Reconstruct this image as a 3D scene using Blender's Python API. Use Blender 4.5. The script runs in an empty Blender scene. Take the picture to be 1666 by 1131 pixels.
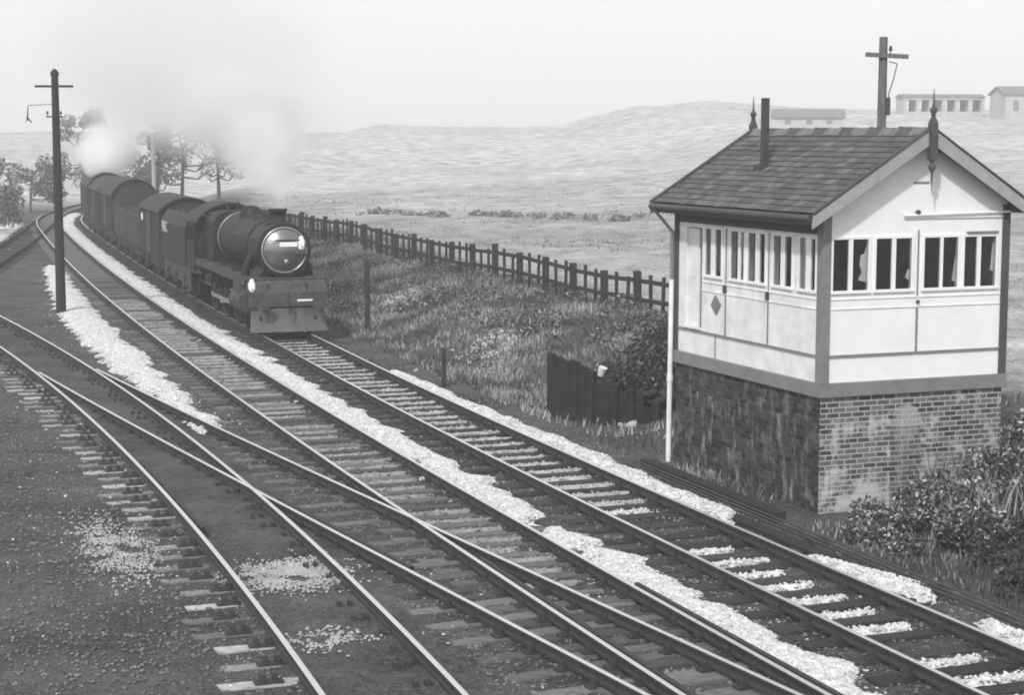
import bpy, bmesh, math, random
import numpy as np
from mathutils import Vector, Matrix, noise
random.seed(7)
rng = np.random.default_rng(11)
R = math.radians
sc = bpy.context.scene
col = sc.collection

# ------------------------------------------------------------------ camera
cd = bpy.data.cameras.new('camera')
cam = bpy.data.objects.new('camera', cd); col.objects.link(cam)
CAM_H = 6.088
cd.sensor_width = 36.0; cd.lens = 2929.2 / 1666 * 36
cd.clip_start = .1; cd.clip_end = 5000
cam.location = (0, 0, CAM_H)
cam.rotation_euler = (R(90 - 6.640), R(-0.07), 0)
sc.camera = cam

# ------------------------------------------------------------------ world and sun
SUN_EL, SUN_DIR = R(42), (-.34, -.94)          # horizontal direction towards the sun
w = bpy.data.worlds.new('World'); sc.world = w; w.use_nodes = True
nt = w.node_tree; bg = nt.nodes['Background']
sky = nt.nodes.new('ShaderNodeTexSky'); sky.sky_type = 'NISHITA'; sky.sun_disc = False
sky.sun_elevation = SUN_EL
sky.sun_rotation = math.atan2(SUN_DIR[0], SUN_DIR[1])
sky.air_density = 1.0; sky.dust_density = 2.0; sky.ozone_density = 1.0
bw = nt.nodes.new('ShaderNodeRGBToBW')
nt.links.new(sky.outputs[0], bw.inputs[0]); # hazy high cloud: the clear sky's light plus an even white veil
vs_ = nt.nodes.new('ShaderNodeMath'); vs_.operation = 'MULTIPLY_ADD'; vs_.inputs[1].default_value = 1.0; vs_.inputs[2].default_value = 6.1
nt.links.new(bw.outputs[0], vs_.inputs[0]); nt.links.new(vs_.outputs[0], bg.inputs[0])
bg.inputs[1].default_value = 0.09
sl = bpy.data.lights.new('sun', 'SUN'); sl.energy = 2.7; sl.angle = R(3); sl.color = (1, .995, .985)
so = bpy.data.objects.new('sun', sl); col.objects.link(so)
sv = Vector((SUN_DIR[0], SUN_DIR[1], 0)).normalized() * math.cos(SUN_EL) + Vector((0, 0, math.sin(SUN_EL)))
so.rotation_euler = sv.to_track_quat('Z', 'Y').to_euler()
so.location = (0, -5, 30)
sc.view_settings.view_transform = 'Standard'; sc.view_settings.look = 'None'
sc.view_settings.exposure = 0.0; sc.view_settings.gamma = 1
sc.cycles.use_denoising = True
sc.cycles.max_bounces = 12; sc.cycles.volume_bounces = 10
sc.cycles.filter_width = 1.9
HAZE = .0013

# ------------------------------------------------------------------ materials (the photograph is black and white)
def mat(name, v, rough=.85, var=.25, scale=6.0, bump=0.0, bscale=None, metal=0.0, spec=.3, rnd=0.0, stretch=None, v2=None):
    m = bpy.data.materials.new(name); m.use_nodes = True
    n = m.node_tree.nodes; l = m.node_tree.links; b = n['Principled BSDF']
    tc = n.new('ShaderNodeTexCoord'); src = tc.outputs['Object']
    if stretch:
        mp = n.new('ShaderNodeMapping'); mp.inputs['Scale'].default_value = stretch
        l.new(src, mp.inputs[0]); src = mp.outputs[0]
    nz = n.new('ShaderNodeTexNoise'); nz.inputs['Scale'].default_value = scale; nz.inputs['Detail'].default_value = 6
    nz.inputs['Roughness'].default_value = .65
    l.new(src, nz.inputs['Vector'])
    rp = n.new('ShaderNodeValToRGB')
    lo, hi = v * (1 - var), v * (1 + var)
    if v2 is not None: lo, hi = v, v2
    rp.color_ramp.elements[0].position = .3; rp.color_ramp.elements[1].position = .7
    rp.color_ramp.elements[0].color = (lo, lo, lo, 1); rp.color_ramp.elements[1].color = (hi, hi, hi, 1)
    l.new(nz.outputs[0], rp.inputs[0]); out = rp.outputs[0]
    if rnd:
        oi = n.new('ShaderNodeObjectInfo'); mr = n.new('ShaderNodeMapRange')
        mr.inputs['To Min'].default_value = 1 - rnd; mr.inputs['To Max'].default_value = 1 + rnd
        l.new(oi.outputs['Random'], mr.inputs[0])
        mx = n.new('ShaderNodeVectorMath'); mx.operation = 'SCALE'
        l.new(out, mx.inputs[0]); l.new(mr.outputs[0], mx.inputs['Scale']); out = mx.outputs[0]
    l.new(out, b.inputs['Base Color'])
    b.inputs['Roughness'].default_value = rough; b.inputs['Metallic'].default_value = metal
    b.inputs['Specular IOR Level'].default_value = spec
    if bump:
        nb = n.new('ShaderNodeTexNoise'); nb.inputs['Scale'].default_value = bscale or scale * 4; nb.inputs['Detail'].default_value = 5
        l.new(src, nb.inputs['Vector'])
        bp = n.new('ShaderNodeBump'); bp.inputs['Strength'].default_value = bump; bp.inputs['Distance'].default_value = .05
        l.new(nb.outputs[0], bp.inputs['Height']); l.new(bp.outputs[0], b.inputs['Normal'])
    return m

def attr_mat(name, attr, scale, var, rough=.95, bump=.6, bscale=14, stretch=None):
    m = bpy.data.materials.new(name); m.use_nodes = True
    n = m.node_tree.nodes; l = m.node_tree.links; b = n['Principled BSDF']
    at = n.new('ShaderNodeAttribute'); at.attribute_name = attr
    tc = n.new('ShaderNodeTexCoord'); src = tc.outputs['Object']
    nz = n.new('ShaderNodeTexNoise'); nz.inputs['Scale'].default_value = scale; nz.inputs['Detail'].default_value = 8
    nz.inputs['Roughness'].default_value = .7
    l.new(src, nz.inputs['Vector'])
    nz2 = n.new('ShaderNodeTexNoise'); nz2.inputs['Scale'].default_value = scale * .11; nz2.inputs['Detail'].default_value = 6
    nz2.inputs['Roughness'].default_value = .6
    l.new(src, nz2.inputs['Vector'])
    nz3 = n.new('ShaderNodeTexNoise'); nz3.inputs['Scale'].default_value = 17; nz3.inputs['Detail'].default_value = 6; nz3.inputs['Roughness'].default_value = .8
    l.new(src, nz3.inputs['Vector'])
    ad0 = n.new('ShaderNodeMath'); ad0.operation = 'MULTIPLY_ADD'; ad0.inputs[1].default_value = 2.0; l.new(nz3.outputs[0], ad0.inputs[0]); l.new(nz.outputs[0], ad0.inputs[2])
    ad = n.new('ShaderNodeMath'); ad.operation = 'ADD'; l.new(ad0.outputs[0], ad.inputs[0]); l.new(nz2.outputs[0], ad.inputs[1])
    mr = n.new('ShaderNodeMapRange'); mr.inputs['From Min'].default_value = 1.65; mr.inputs['From Max'].default_value = 2.35; mr.clamp = False
    mr.inputs['To Min'].default_value = 1 - var; mr.inputs['To Max'].default_value = 1 + var
    l.new(ad.outputs[0], mr.inputs[0])
    mx = n.new('ShaderNodeVectorMath'); mx.operation = 'SCALE'
    l.new(at.outputs['Color'], mx.inputs[0]); l.new(mr.outputs[0], mx.inputs['Scale'])
    l.new(mx.outputs[0], b.inputs['Base Color'])
    b.inputs['Roughness'].default_value = rough; b.inputs['Specular IOR Level'].default_value = .15
    nb = n.new('ShaderNodeTexNoise'); nb.inputs['Scale'].default_value = bscale; nb.inputs['Detail'].default_value = 6
    l.new(src, nb.inputs['Vector'])
    bp = n.new('ShaderNodeBump'); bp.inputs['Strength'].default_value = bump; bp.inputs['Distance'].default_value = .08
    l.new(nb.outputs[0], bp.inputs['Height']); l.new(bp.outputs[0], b.inputs['Normal'])
    return m

def brick_mat(name, c1, c2, mortar, stain, stain_v, zb=0.0, smoke=(1, 1, .25)):
    m = bpy.data.materials.new(name); m.use_nodes = True
    n = m.node_tree.nodes; l = m.node_tree.links; b = n['Principled BSDF']
    tc = n.new('ShaderNodeTexCoord'); sp = n.new('ShaderNodeSeparateXYZ'); l.new(tc.outputs['Object'], sp.inputs[0])
    ad = n.new('ShaderNodeMath'); ad.operation = 'ADD'; l.new(sp.outputs[0], ad.inputs[0]); l.new(sp.outputs[1], ad.inputs[1])
    cb = n.new('ShaderNodeCombineXYZ'); l.new(ad.outputs[0], cb.inputs[0]); l.new(sp.outputs[2], cb.inputs[1])
    br = n.new('ShaderNodeTexBrick'); l.new(cb.outputs[0], br.inputs['Vector'])
    br.inputs['Scale'].default_value = 1; br.inputs['Brick Width'].default_value = .25; br.inputs['Row Height'].default_value = .09
    br.inputs['Mortar Size'].default_value = .014; br.inputs['Mortar Smooth'].default_value = .3; br.inputs['Bias'].default_value = -.1
    br.inputs['Color1'].default_value = (c1, c1, c1, 1); br.inputs['Color2'].default_value = (c2, c2, c2, 1)
    br.inputs['Mortar'].default_value = (mortar, mortar, mortar, 1)
    mp = n.new('ShaderNodeMapping'); mp.inputs['Scale'].default_value = smoke; l.new(tc.outputs['Object'], mp.inputs[0])
    nz = n.new('ShaderNodeTexNoise'); nz.inputs['Scale'].default_value = 2.6; nz.inputs['Detail'].default_value = 7; nz.inputs['Roughness'].default_value = .7
    l.new(mp.outputs[0], nz.inputs['Vector'])
    rp = n.new('ShaderNodeValToRGB'); rp.color_ramp.elements[0].position = stain[0]; rp.color_ramp.elements[1].position = stain[1]
    zz = n.new('ShaderNodeMath'); zz.operation = 'MULTIPLY_ADD'; zz.inputs[1].default_value = -zb; l.new(sp.outputs[2], zz.inputs[0]); l.new(nz.outputs[0], zz.inputs[2])
    l.new(zz.outputs[0], rp.inputs[0])
    mx = n.new('ShaderNodeMix'); mx.data_type = 'RGBA'; mx.inputs[7].default_value = (stain_v, stain_v, stain_v, 1)
    l.new(rp.outputs[0], mx.inputs[0]); l.new(br.outputs[0], mx.inputs[6])
    l.new(mx.outputs[2], b.inputs['Base Color'])
    b.inputs['Roughness'].default_value = .95; b.inputs['Specular IOR Level'].default_value = .15
    bp = n.new('ShaderNodeBump'); bp.inputs['Strength'].default_value = .7; bp.inputs['Distance'].default_value = .01; bp.invert = True
    l.new(br.outputs['Fac'], bp.inputs['Height']); l.new(bp.outputs[0], b.inputs['Normal'])
    return m

def glass_mat(name):
    m = bpy.data.materials.new(name); m.use_nodes = True
    b = m.node_tree.nodes['Principled BSDF']
    b.inputs['Base Color'].default_value = (.9, .9, .9, 1); b.inputs['Roughness'].default_value = .03
    b.inputs['Transmission Weight'].default_value = 1; b.inputs['IOR'].default_value = 1.4
    return m

M = {}
M['ground'] = attr_mat('ground_surface', 'tone', 5.0, .7, bump=.8, bscale=22)
M['ash'] = mat('ash', .07, .95, .4, 4, .6)
M['rail_head'] = mat('rail_polished', .9, .42, .08, 9, metal=.95)
M['rail_web'] = mat('rail_rust', .045, .8, .3, 9)
M['sleeper_dark'] = mat('sleeper_creosote', .045, .9, .35, 7, .5, 30, rnd=.35)
M['sleeper_mid'] = mat('sleeper_weathered', .12, .9, .3, 7, .5, 30, rnd=.5)
M['sleeper_pale'] = mat('sleeper_bleached', .3, .9, .4, 6, .5, 30, rnd=.6)
M['chair'] = mat('rail_chair_iron', .045, .8, .3, 12)
M['lime'] = mat('limestone_ballast', .62, .95, .38, 7, .6, 20)
M['lime_mid'] = mat('limestone_ballast_dusty', .4, .95, .25, 3, .6, 20)
M['stone_dark'] = mat('ballast_stone_grimy', .16, .95, .6, 1.7)
M['white'] = mat('white_paint', .82, .55, .05, 2.2, .08, 9)
M['white_old'] = mat('white_paint_weathered', .74, .6, .16, 2.2, .1, 9)
M['grey_paint'] = mat('grey_paint', .2, .6, .16, 3, .1, 14)
M['dark_paint'] = mat('dark_paint', .07, .6, .2, 3, .1, 14)
M['slate'] = mat('roof_slate', .1, .7, .35, 4.5, .25, 30, rnd=0)
M['slate2'] = mat('roof_slate_dark', .078, .7, .3, 4.5, .25, 30)
M['slate3'] = mat('roof_slate_light', .135, .7, .3, 4.5, .25, 30)
M['ridge'] = mat('ridge_tile', .17, .8, .3, 5, .2, 20)
M['ridge_d'] = mat('ridge_tile_sooty', .09, .8, .3, 5, .2, 20)
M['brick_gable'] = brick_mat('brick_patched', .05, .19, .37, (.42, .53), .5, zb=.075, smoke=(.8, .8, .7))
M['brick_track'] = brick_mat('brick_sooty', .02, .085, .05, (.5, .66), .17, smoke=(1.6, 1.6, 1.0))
M['wood'] = mat('tarred_timber', .03, .85, .35, 5, .4, 25, stretch=(3, 3, .4))
M['wood_grey'] = mat('grey_timber', .13, .9, .3, 5, .4, 25, stretch=(3, 3, .4))
M['iron'] = mat('iron', .06, .6, .3, 8)
M['glass'] = glass_mat('window_glass')
M['curtain'] = mat('pale_cloth', .75, .9, .1, 6)
M['room'] = mat('room_dark', .05, .9, .3, 2)
M['loco'] = mat('loco_black_paint', .02, .55, .45, 2, .1, 10, spec=.18)
M['loco_front'] = mat('smokebox_door_steel', .26, .3, .12, 4, metal=.85)
M['loco_grime'] = mat('loco_grime', .06, .8, .5, 3.5, .2, 16)
M['loco_wheel'] = mat('loco_wheel', .03, .7, .3, 6)
M['steel'] = mat('bright_steel', .42, .35, .15, 6, metal=.7)
M['van'] = mat('van_paint', .038, .7, .5, 1.5, .1, 16)
M['van_roof'] = mat('van_roof', .04, .75, .3, 2.5, .1, 10)
M['wagon'] = mat('wagon_paint', .06, .8, .3, 3, .1, 16)
M['coal'] = mat('coal', .03, .6, .5, 8, .8, 20)
M['lamp_white'] = mat('lamp_white', .85, .5, .04, 5)
M['grass_a'] = mat('grass_dark', .075, .9, .4, .6)
M['grass_b'] = mat('grass_mid', .15, .9, .4, .6)
M['grass_c'] = mat('grass_pale', .33, .9, .3, .6)
M['leaf_a'] = mat('leaf_dark', .04, .7, .4, 1.2)
M['leaf_b'] = mat('leaf_mid', .13, .6, .4, 1.2)
M['leaf_c'] = mat('leaf_pale', .42, .5, .3, 1.2)
M['tree_a'] = mat('tree_leaf_dark', .13, .8, .4, .3)  # both leaf tones raised to fade the trees as haze would
M['tree_b'] = mat('tree_leaf_light', .22, .8, .4, .3)
M['bark'] = mat('bark', .09, .9, .3, 5, .4)
M['stone_wall'] = mat('field_stone', .22, .9, .35, 2, .5, 8)
M['house'] = mat('house_render', .42, .9, .15, 1, .2, 6)  # walls here and slate below lightened to stand in for haze
M['house_dark'] = mat('house_slate', .2, .8, .2, 2)

# ------------------------------------------------------------------ mesh helpers
class MB:
    def __init__(s): s.v = []; s.f = []; s.m = []; s.sm = []
    def add(s, verts, faces, mi=0, smooth=False):
        o = len(s.v); s.v += [tuple(v) for v in verts]
        for f in faces:
            s.f.append(tuple(i + o for i in f)); s.m.append(mi); s.sm.append(smooth)
        return s
    def box(s, x0, x1, y0, y1, z0, z1, mi=0, rot=None, piv=None):
        vs = [Vector((x, y, z)) for x in (x0, x1) for y in (y0, y1) for z in (z0, z1)]
        if rot is not None:
            p = Vector(piv) if piv else Vector(((x0 + x1) / 2, (y0 + y1) / 2, (z0 + z1) / 2))
            vs = [rot @ (v - p) + p for v in vs]
        return s.add(vs, [(0, 1, 3, 2), (4, 6, 7, 5), (0, 4, 5, 1), (2, 3, 7, 6), (0, 2, 6, 4), (1, 5, 7, 3)], mi)
    def hexa(s, low, high, mi=0):
        """low, high: four points each, same winding"""
        vs = list(low) + list(high)
        return s.add(vs, [(3, 2, 1, 0), (4, 5, 6, 7), (0, 1, 5, 4), (1, 2, 6, 5), (2, 3, 7, 6), (3, 0, 4, 7)], mi)
    def tube(s, p0, p1, r0, r1=None, n=10, mi=0, cap=True):
        r1 = r0 if r1 is None else r1
        p0, p1 = Vector(p0), Vector(p1); d = (p1 - p0).normalized()
        a = d.orthogonal().normalized(); b = d.cross(a)
        vs = []
        for p, r in ((p0, r0), (p1, r1)):
            for i in range(n):
                t = 2 * math.pi * i / n; vs.append(p + a * math.cos(t) * r + b * math.sin(t) * r)
        fs = [(i, (i + 1) % n, n + (i + 1) % n, n + i) for i in range(n)]
        s.add(vs, fs, mi, True)
        if cap:
            s.add(vs[:n], [tuple(reversed(range(n)))], mi); s.add(vs[n:], [tuple(range(n))], mi)
        return s
    def lathe(s, prof, origin=(0, 0, 0), axis='Z', n=24, mi=0, smooth=True, caps=True, a0=0, a1=2 * math.pi):
        """prof: list of (distance along axis, radius)"""
        o = Vector(origin)
        ax = {'X': (Vector((1, 0, 0)), Vector((0, 1, 0)), Vector((0, 0, 1))), 'Y': (Vector((0, 1, 0)), Vector((0, 0, 1)), Vector((1, 0, 0))),
              'Z': (Vector((0, 0, 1)), Vector((1, 0, 0)), Vector((0, 1, 0)))}[axis]
        vs = []
        for h, r in prof:
            for i in range(n):
                t = 2 * math.pi * i / n; vs.append(o + ax[0] * h + (ax[1] * math.cos(t) + ax[2] * math.sin(t)) * r)
        fs = []
        for k in range(len(prof) - 1):
            for i in range(n):
                j = (i + 1) % n; fs.append((k * n + i, k * n + j, (k + 1) * n + j, (k + 1) * n + i))
        s.add(vs, fs, mi, smooth)
        if caps:
            s.add(vs[:n], [tuple(reversed(range(n)))], mi); s.add(vs[-n:], [tuple(range(n))], mi)
        return s
    def prism(s, pts, y0, y1, axis='Y', mi=0, smooth=False):
        """pts: closed outline (a, z) extruded along axis"""
        n = len(pts)
        def P(a, z, h): return (a, h, z) if axis == 'Y' else ((h, a, z) if axis == 'X' else (a, z, h))
        vs = [P(a, z, y0) for a, z in pts] + [P(a, z, y1) for a, z in pts]
        s.add(vs, [(i, (i + 1) % n, n + (i + 1) % n, n + i) for i in range(n)], mi, smooth)
        s.add(vs, [tuple(reversed(range(n))), tuple(range(n, 2 * n))], mi)
        return s
    def ico(s, c, r, mi=0, jitter=.25, squash=.7):
        g = (1 + 5 ** .5) / 2
        V = [(-1, g, 0), (1, g, 0), (-1, -g, 0), (1, -g, 0), (0, -1, g), (0, 1, g), (0, -1, -g), (0, 1, -g), (g, 0, -1), (g, 0, 1), (-g, 0, -1), (-g, 0, 1)]
        F = [(0, 11, 5), (0, 5, 1), (0, 1, 7), (0, 7, 10), (0, 10, 11), (1, 5, 9), (5, 11, 4), (11, 10, 2), (10, 7, 6), (7, 1, 8), (3, 9, 4), (3, 4, 2), (3, 2, 6), (3, 6, 8), (3, 8, 9), (4, 9, 5), (2, 4, 11), (6, 2, 10), (8, 6, 7), (9, 8, 1)]
        k = r / math.sqrt(1 + g * g)
        vs = []
        for v in V:
            q = 1 + random.uniform(-jitter, jitter)
            vs.append((c[0] + v[0] * k * q, c[1] + v[1] * k * q, c[2] + v[2] * k * q * squash))
        return s.add(vs, F, mi)
    def build(s, name, mats, parent=None, bevel=0, recalc=True):
        me = bpy.data.meshes.new(name); me.from_pydata(s.v, [], s.f)
        if not isinstance(mats, (list, tuple)): mats = [mats]
        for m in mats: me.materials.append(m)
        me.polygons.foreach_set('material_index', s.m); me.polygons.foreach_set('use_smooth', s.sm)
        if recalc:
            bm = bmesh.new(); bm.from_mesh(me); bmesh.ops.recalc_face_normals(bm, faces=bm.faces); bm.to_mesh(me); bm.free()
        me.update()
        o = bpy.data.objects.new(name, me); col.objects.link(o)
        if parent: o.parent = parent
        if bevel:
            md = o.modifiers.new('bevel', 'BEVEL'); md.width = bevel; md.segments = 2; md.limit_method = 'ANGLE'; md.angle_limit = R(40)
        return o

def np_mesh(name, verts, faces, mats, midx=None, parent=None, smooth=False):
    """verts (n,3); faces (m,k) all the same size"""
    me = bpy.data.meshes.new(name); faces = np.asarray(faces, np.int32); m, k = faces.shape
    me.vertices.add(len(verts)); me.vertices.foreach_set('co', np.asarray(verts, np.float32).ravel())
    me.loops.add(m * k); me.loops.foreach_set('vertex_index', faces.ravel())
    me.polygons.add(m); me.polygons.foreach_set('loop_start', np.arange(0, m * k, k, dtype=np.int32))
    if not isinstance(mats, (list, tuple)): mats = [mats]
    for x in mats: me.materials.append(x)
    if midx is not None: me.polygons.foreach_set('material_index', np.asarray(midx, np.int32))
    if smooth: me.polygons.foreach_set('use_smooth', np.ones(m, bool))
    me.update(calc_edges=True); me.validate()
    o = bpy.data.objects.new(name, me); col.objects.link(o)
    if parent: o.parent = parent
    return o

def tag(o, label=None, cat=None, group=None, kind=None):
    if label: o['label'] = label
    if cat: o['category'] = cat
    if group: o['group'] = group
    if kind: o['kind'] = kind
    return o
def empty(name, loc=(0, 0, 0), rz=0, label=None, cat=None, group=None):
    o = bpy.data.objects.new(name, None); col.objects.link(o); o.location = loc; o.rotation_euler = (0, 0, rz)
    o.empty_display_size = .3
    return tag(o, label, cat, group)
def copy_tree(o, parent=None):
    c = o.copy(); col.objects.link(c); c.parent = parent
    for ch in list(o.children): copy_tree(ch, c)
    return c

# ------------------------------------------------------------------ the lie of the land and of the lines
def poly(k, y): return np.polyval(k, y)
Y_T = np.arange(-10, 226, 1.0)
far2 = np.array([[125, -32.1], [136, -35.0], [150, -37.6], [165, -39.2], [180, -39.8], [200, -39.3], [226, -37.0]])
K2 = [-1.649977e-06, .0007572592, -.4079594, 10.27824]
K1 = [7.885535e-06, -.002834883, -.2175395, 3.886627]
K3 = [.0009109566, -.425004, 13.8843]
KX = [1.708769e-05, -.001153379, -.4885492, 12.05367]
def cub(xs, ys, x):                                  # smooth interpolation (Catmull-Rom style) for the far curve
    m = np.gradient(ys, xs); i = np.clip(np.searchsorted(xs, x) - 1, 0, len(xs) - 2)
    h = xs[i + 1] - xs[i]; t = (x - xs[i]) / h
    return (2 * t**3 - 3 * t**2 + 1) * ys[i] + (t**3 - 2 * t**2 + t) * h * m[i] + (-2 * t**3 + 3 * t**2) * ys[i + 1] + (t**3 - t**2) * h * m[i + 1]
def c2(y):
    y = np.asarray(y, float); return np.where(y < 122, poly(K2, y), cub(np.r_[108., 116., far2[:, 0]], np.r_[poly(K2, 108.), poly(K2, 116.), far2[:, 1]], np.clip(y, 108, 226)))
def c3(y):
    y = np.asarray(y, float); t = np.clip((y - 48) / 10, 0, 1); t = t * t * (3 - 2 * t)
    sl = np.gradient(c2(Y_T), Y_T); off = 3.2 * np.sqrt(1 + np.interp(y, Y_T, sl)**2)
    return poly(K3, np.minimum(y, 60)) * (1 - t) + (c2(y) + off) * t
def c1(y): return poly(K1, np.asarray(y, float))
def cx(y): return poly(KX, np.asarray(y, float))
GZ = -.235                                            # level of the ash; rail tops are at 0

def sstep(a, b, x):
    t = np.clip((x - a) / (b - a), 0, 1); return t * t * (3 - 2 * t)
_tab = np.stack([Y_T, c3(Y_T)], 1)
_tab2 = np.stack([Y_T, c2(Y_T)], 1)
def side3(x, y):                                      # metres right of the far track's right rail
    return (x - np.interp(y, _tab[:, 0], _tab[:, 1])) * .935 - .75
def side2(x, y):
    return (x - np.interp(y, _tab2[:, 0], _tab2[:, 1])) * .935
def vnoise(x, y, f, seed=0.0):
    x = np.asarray(x, float); y = np.asarray(y, float); out = np.empty(x.shape)
    fx = x.ravel() * f; fy = y.ravel() * f; o = out.ravel()
    for i in range(len(fx)): o[i] = noise.noise((fx[i] + seed, fy[i] - seed, seed * 1.7))
    return o.reshape(x.shape)
def height(x, y, nz=True):
    x = np.asarray(x, float); y = np.asarray(y, float)
    s = side3(x, y)
    z = np.full(x.shape, GZ)
    # cess ditch then grass bank
    z = z - .2 * np.exp(-((s - 2.9) / .6)**2) * sstep(36, 42, y)
    bank = sstep(3.0, 9.0, s) * np.interp(y, [45, 70, 95], [.74, .92, 1.22]) * sstep(30, 40, y)
    bank = bank + .75 * np.exp(-((s - 5.8) / 2.0)**2) * np.exp(-((y - 41.5) / 5.0)**2)
    bank = bank + .5 * np.exp(-((s - 8.2) / 2.2)**2) * np.exp(-((y - 50) / 5.0)**2)
    bank = bank + .45 * np.exp(-((s - 5) / 1.8)**2) * np.exp(-((y - 58) / 4.0)**2)
    z = z + bank - .25 * sstep(9.5, 14, s) * sstep(30, 40, y)
    # field and hillside beyond the fence
    hill = np.interp(y, [0, 60, 85, 110, 150, 200, 260, 320, 420, 700, 1200], [0, 0, .35, .75, 1.7, 3.4, 5.6, 7.3, 7.6, 6, 4])
    hill = hill * np.maximum(sstep(9, 60, s), sstep(160, 250, y) * np.interp(x, [-140, -35], [.55, 1.0]))
    hill = hill + sstep(5, 30, x - y * .01) * sstep(150, 300, y) * 3.2
    hill = hill + 1.3 * np.exp(-((x - 16.5) / 6.5)**4) * np.exp(-((y - 300) / 25)**2)
    hill = hill + 1.5 * np.exp(-((x - 30) / 16.0)**2) * np.exp(-((y - 300) / 35)**2)
    z = z + hill
    # the ground rises a little left of the lines, far off
    z = z + sstep(12, 40, -side2(x, y)) * sstep(110, 200, y) * 1.6
    # rising scrub bank right of the box
    z = z + sstep(5.5, 14, s) * .9 * (1 - sstep(32, 44, y))
    return z

# ------------------------------------------------------------------ ground sheet
def axis_coords(parts):
    out = []
    for a, b, st in parts: out += list(np.arange(a, b, st))
    return np.array(out + [parts[-1][1]])
gx = axis_coords([(-900, -300, 60), (-300, -100, 14), (-100, -45, 2.2), (-45, -14, .5), (-14, 2, .22), (2, 24, .5), (24, 60, 2), (60, 160, 8), (160, 900, 60)])
gy = axis_coords([(-150, 0, 15), (0, 16, 2), (16, 70, .5), (70, 130, 1.2), (130, 360, 4), (360, 1000, 40)])
GX, GY = np.meshgrid(gx, gy)
GZz = height(GX, GY)
S3 = side3(GX, GY); S2 = side2(GX, GY)
n1 = vnoise(GX, GY, .35, 3.1); n2 = vnoise(GX, GY, .09, 8.3); n3 = vnoise(GX, GY, 1.1, 5.7)
bankm = sstep(3.2, 5.0, S3)
GZz = GZz + bankm * (n1 * .3 + n3 * .12) * (GY < 110) + (1 - bankm) * n3 * .018 * (np.abs(S3 + 3) > 0)
O1 = (GX - np.polyval(K1, np.clip(GY, 12, 64))) * .93
GZz = GZz + .05 * sstep(-.78, -.68, O1) * (1 - sstep(.95, 1.6, O1)) * (GY < 60) * (GY > 12) * (S2 < -1.5)
GZz = GZz + sstep(80, 160, GY) * bankm * n2 * .5
tone = np.full(GX.shape, .088)
tone = tone + .012 * n1
tone = np.where((S2 > -1.6) & (S3 < 1.2), .075 + .03 * n3, tone)             # grimy ballast under the running lines
tone = tone * (1 - bankm) + bankm * np.clip(.14 + .14 * n1 + .08 * n3, .05, .4)
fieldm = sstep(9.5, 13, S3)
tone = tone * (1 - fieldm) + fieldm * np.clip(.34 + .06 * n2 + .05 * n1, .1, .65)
fl = vnoise(GX * .25, GY, .06, 2.2)
tone = tone + fieldm * sstep(70, 120, GY) * np.clip(fl, -.5, .5) * .14
leftm = sstep(14, 30, -S2) * sstep(100, 130, GY)
tone = tone * (1 - leftm) + leftm * (.26 + .1 * n1)
hm = sstep(150, 190, GY); tone = tone * (1 - hm) + hm * np.clip(.47 + .03 * n2 + np.clip(fl, -.5, .5) * .10, .15, .65)  # far slopes coloured paler with distance to stand in for thicker haze
tone = np.clip(tone, .03, .65)
ny, nx = GX.shape
idx = np.arange(nx * ny).reshape(ny, nx)
gf = np.stack([idx[:-1, :-1].ravel(), idx[:-1, 1:].ravel(), idx[1:, 1:].ravel(), idx[1:, :-1].ravel()], 1)
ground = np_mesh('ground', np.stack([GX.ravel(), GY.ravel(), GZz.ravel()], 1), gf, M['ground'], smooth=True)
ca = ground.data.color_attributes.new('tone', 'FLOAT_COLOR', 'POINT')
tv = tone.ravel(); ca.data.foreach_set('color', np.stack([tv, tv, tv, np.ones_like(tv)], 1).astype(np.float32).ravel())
tag(ground, kind='structure')
from mathutils.bvhtree import BVHTree
_bvh = BVHTree.FromPolygons([tuple(v) for v in np.stack([GX.ravel(), GY.ravel(), GZz.ravel()], 1)], [tuple(f) for f in gf])
def gz(x, y):
    h = _bvh.ray_cast(Vector((x, y, 80)), Vector((0, 0, -1)))
    return h[0].z if h[0] else GZ

# ------------------------------------------------------------------ railway lines
def line_pts(fx, y0, y1, step=.5):
    ys = np.arange(y0, y1 + step / 2, step); return np.stack([fx(ys), ys], 1)
def offset(p, o):
    t = np.gradient(p, axis=0); t /= np.linalg.norm(t, axis=1)[:, None]
    return p + o * np.stack([t[:, 1], -t[:, 0]], 1)
def along(p, s):
    d = np.r_[0, np.cumsum(np.hypot(*np.diff(p, axis=0).T))]
    x = np.interp(s, d, p[:, 0]); y = np.interp(s, d, p[:, 1])
    e = .4; tx = np.interp(s + e, d, p[:, 0]) - np.interp(s - e, d, p[:, 0]); ty = np.interp(s + e, d, p[:, 1]) - np.interp(s - e, d, p[:, 1])
    return x, y, math.atan2(ty, tx), d[-1]
RPROF = [(-.03, -.165), (.03, -.165), (.03, -.13), (.011, -.115), (.011, -.052), (.036, -.038), (.036, -.004), (.027, 0), (-.027, 0), (-.036, -.004), (-.036, -.038), (-.011, -.052), (-.011, -.115), (-.03, -.13)]
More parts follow.
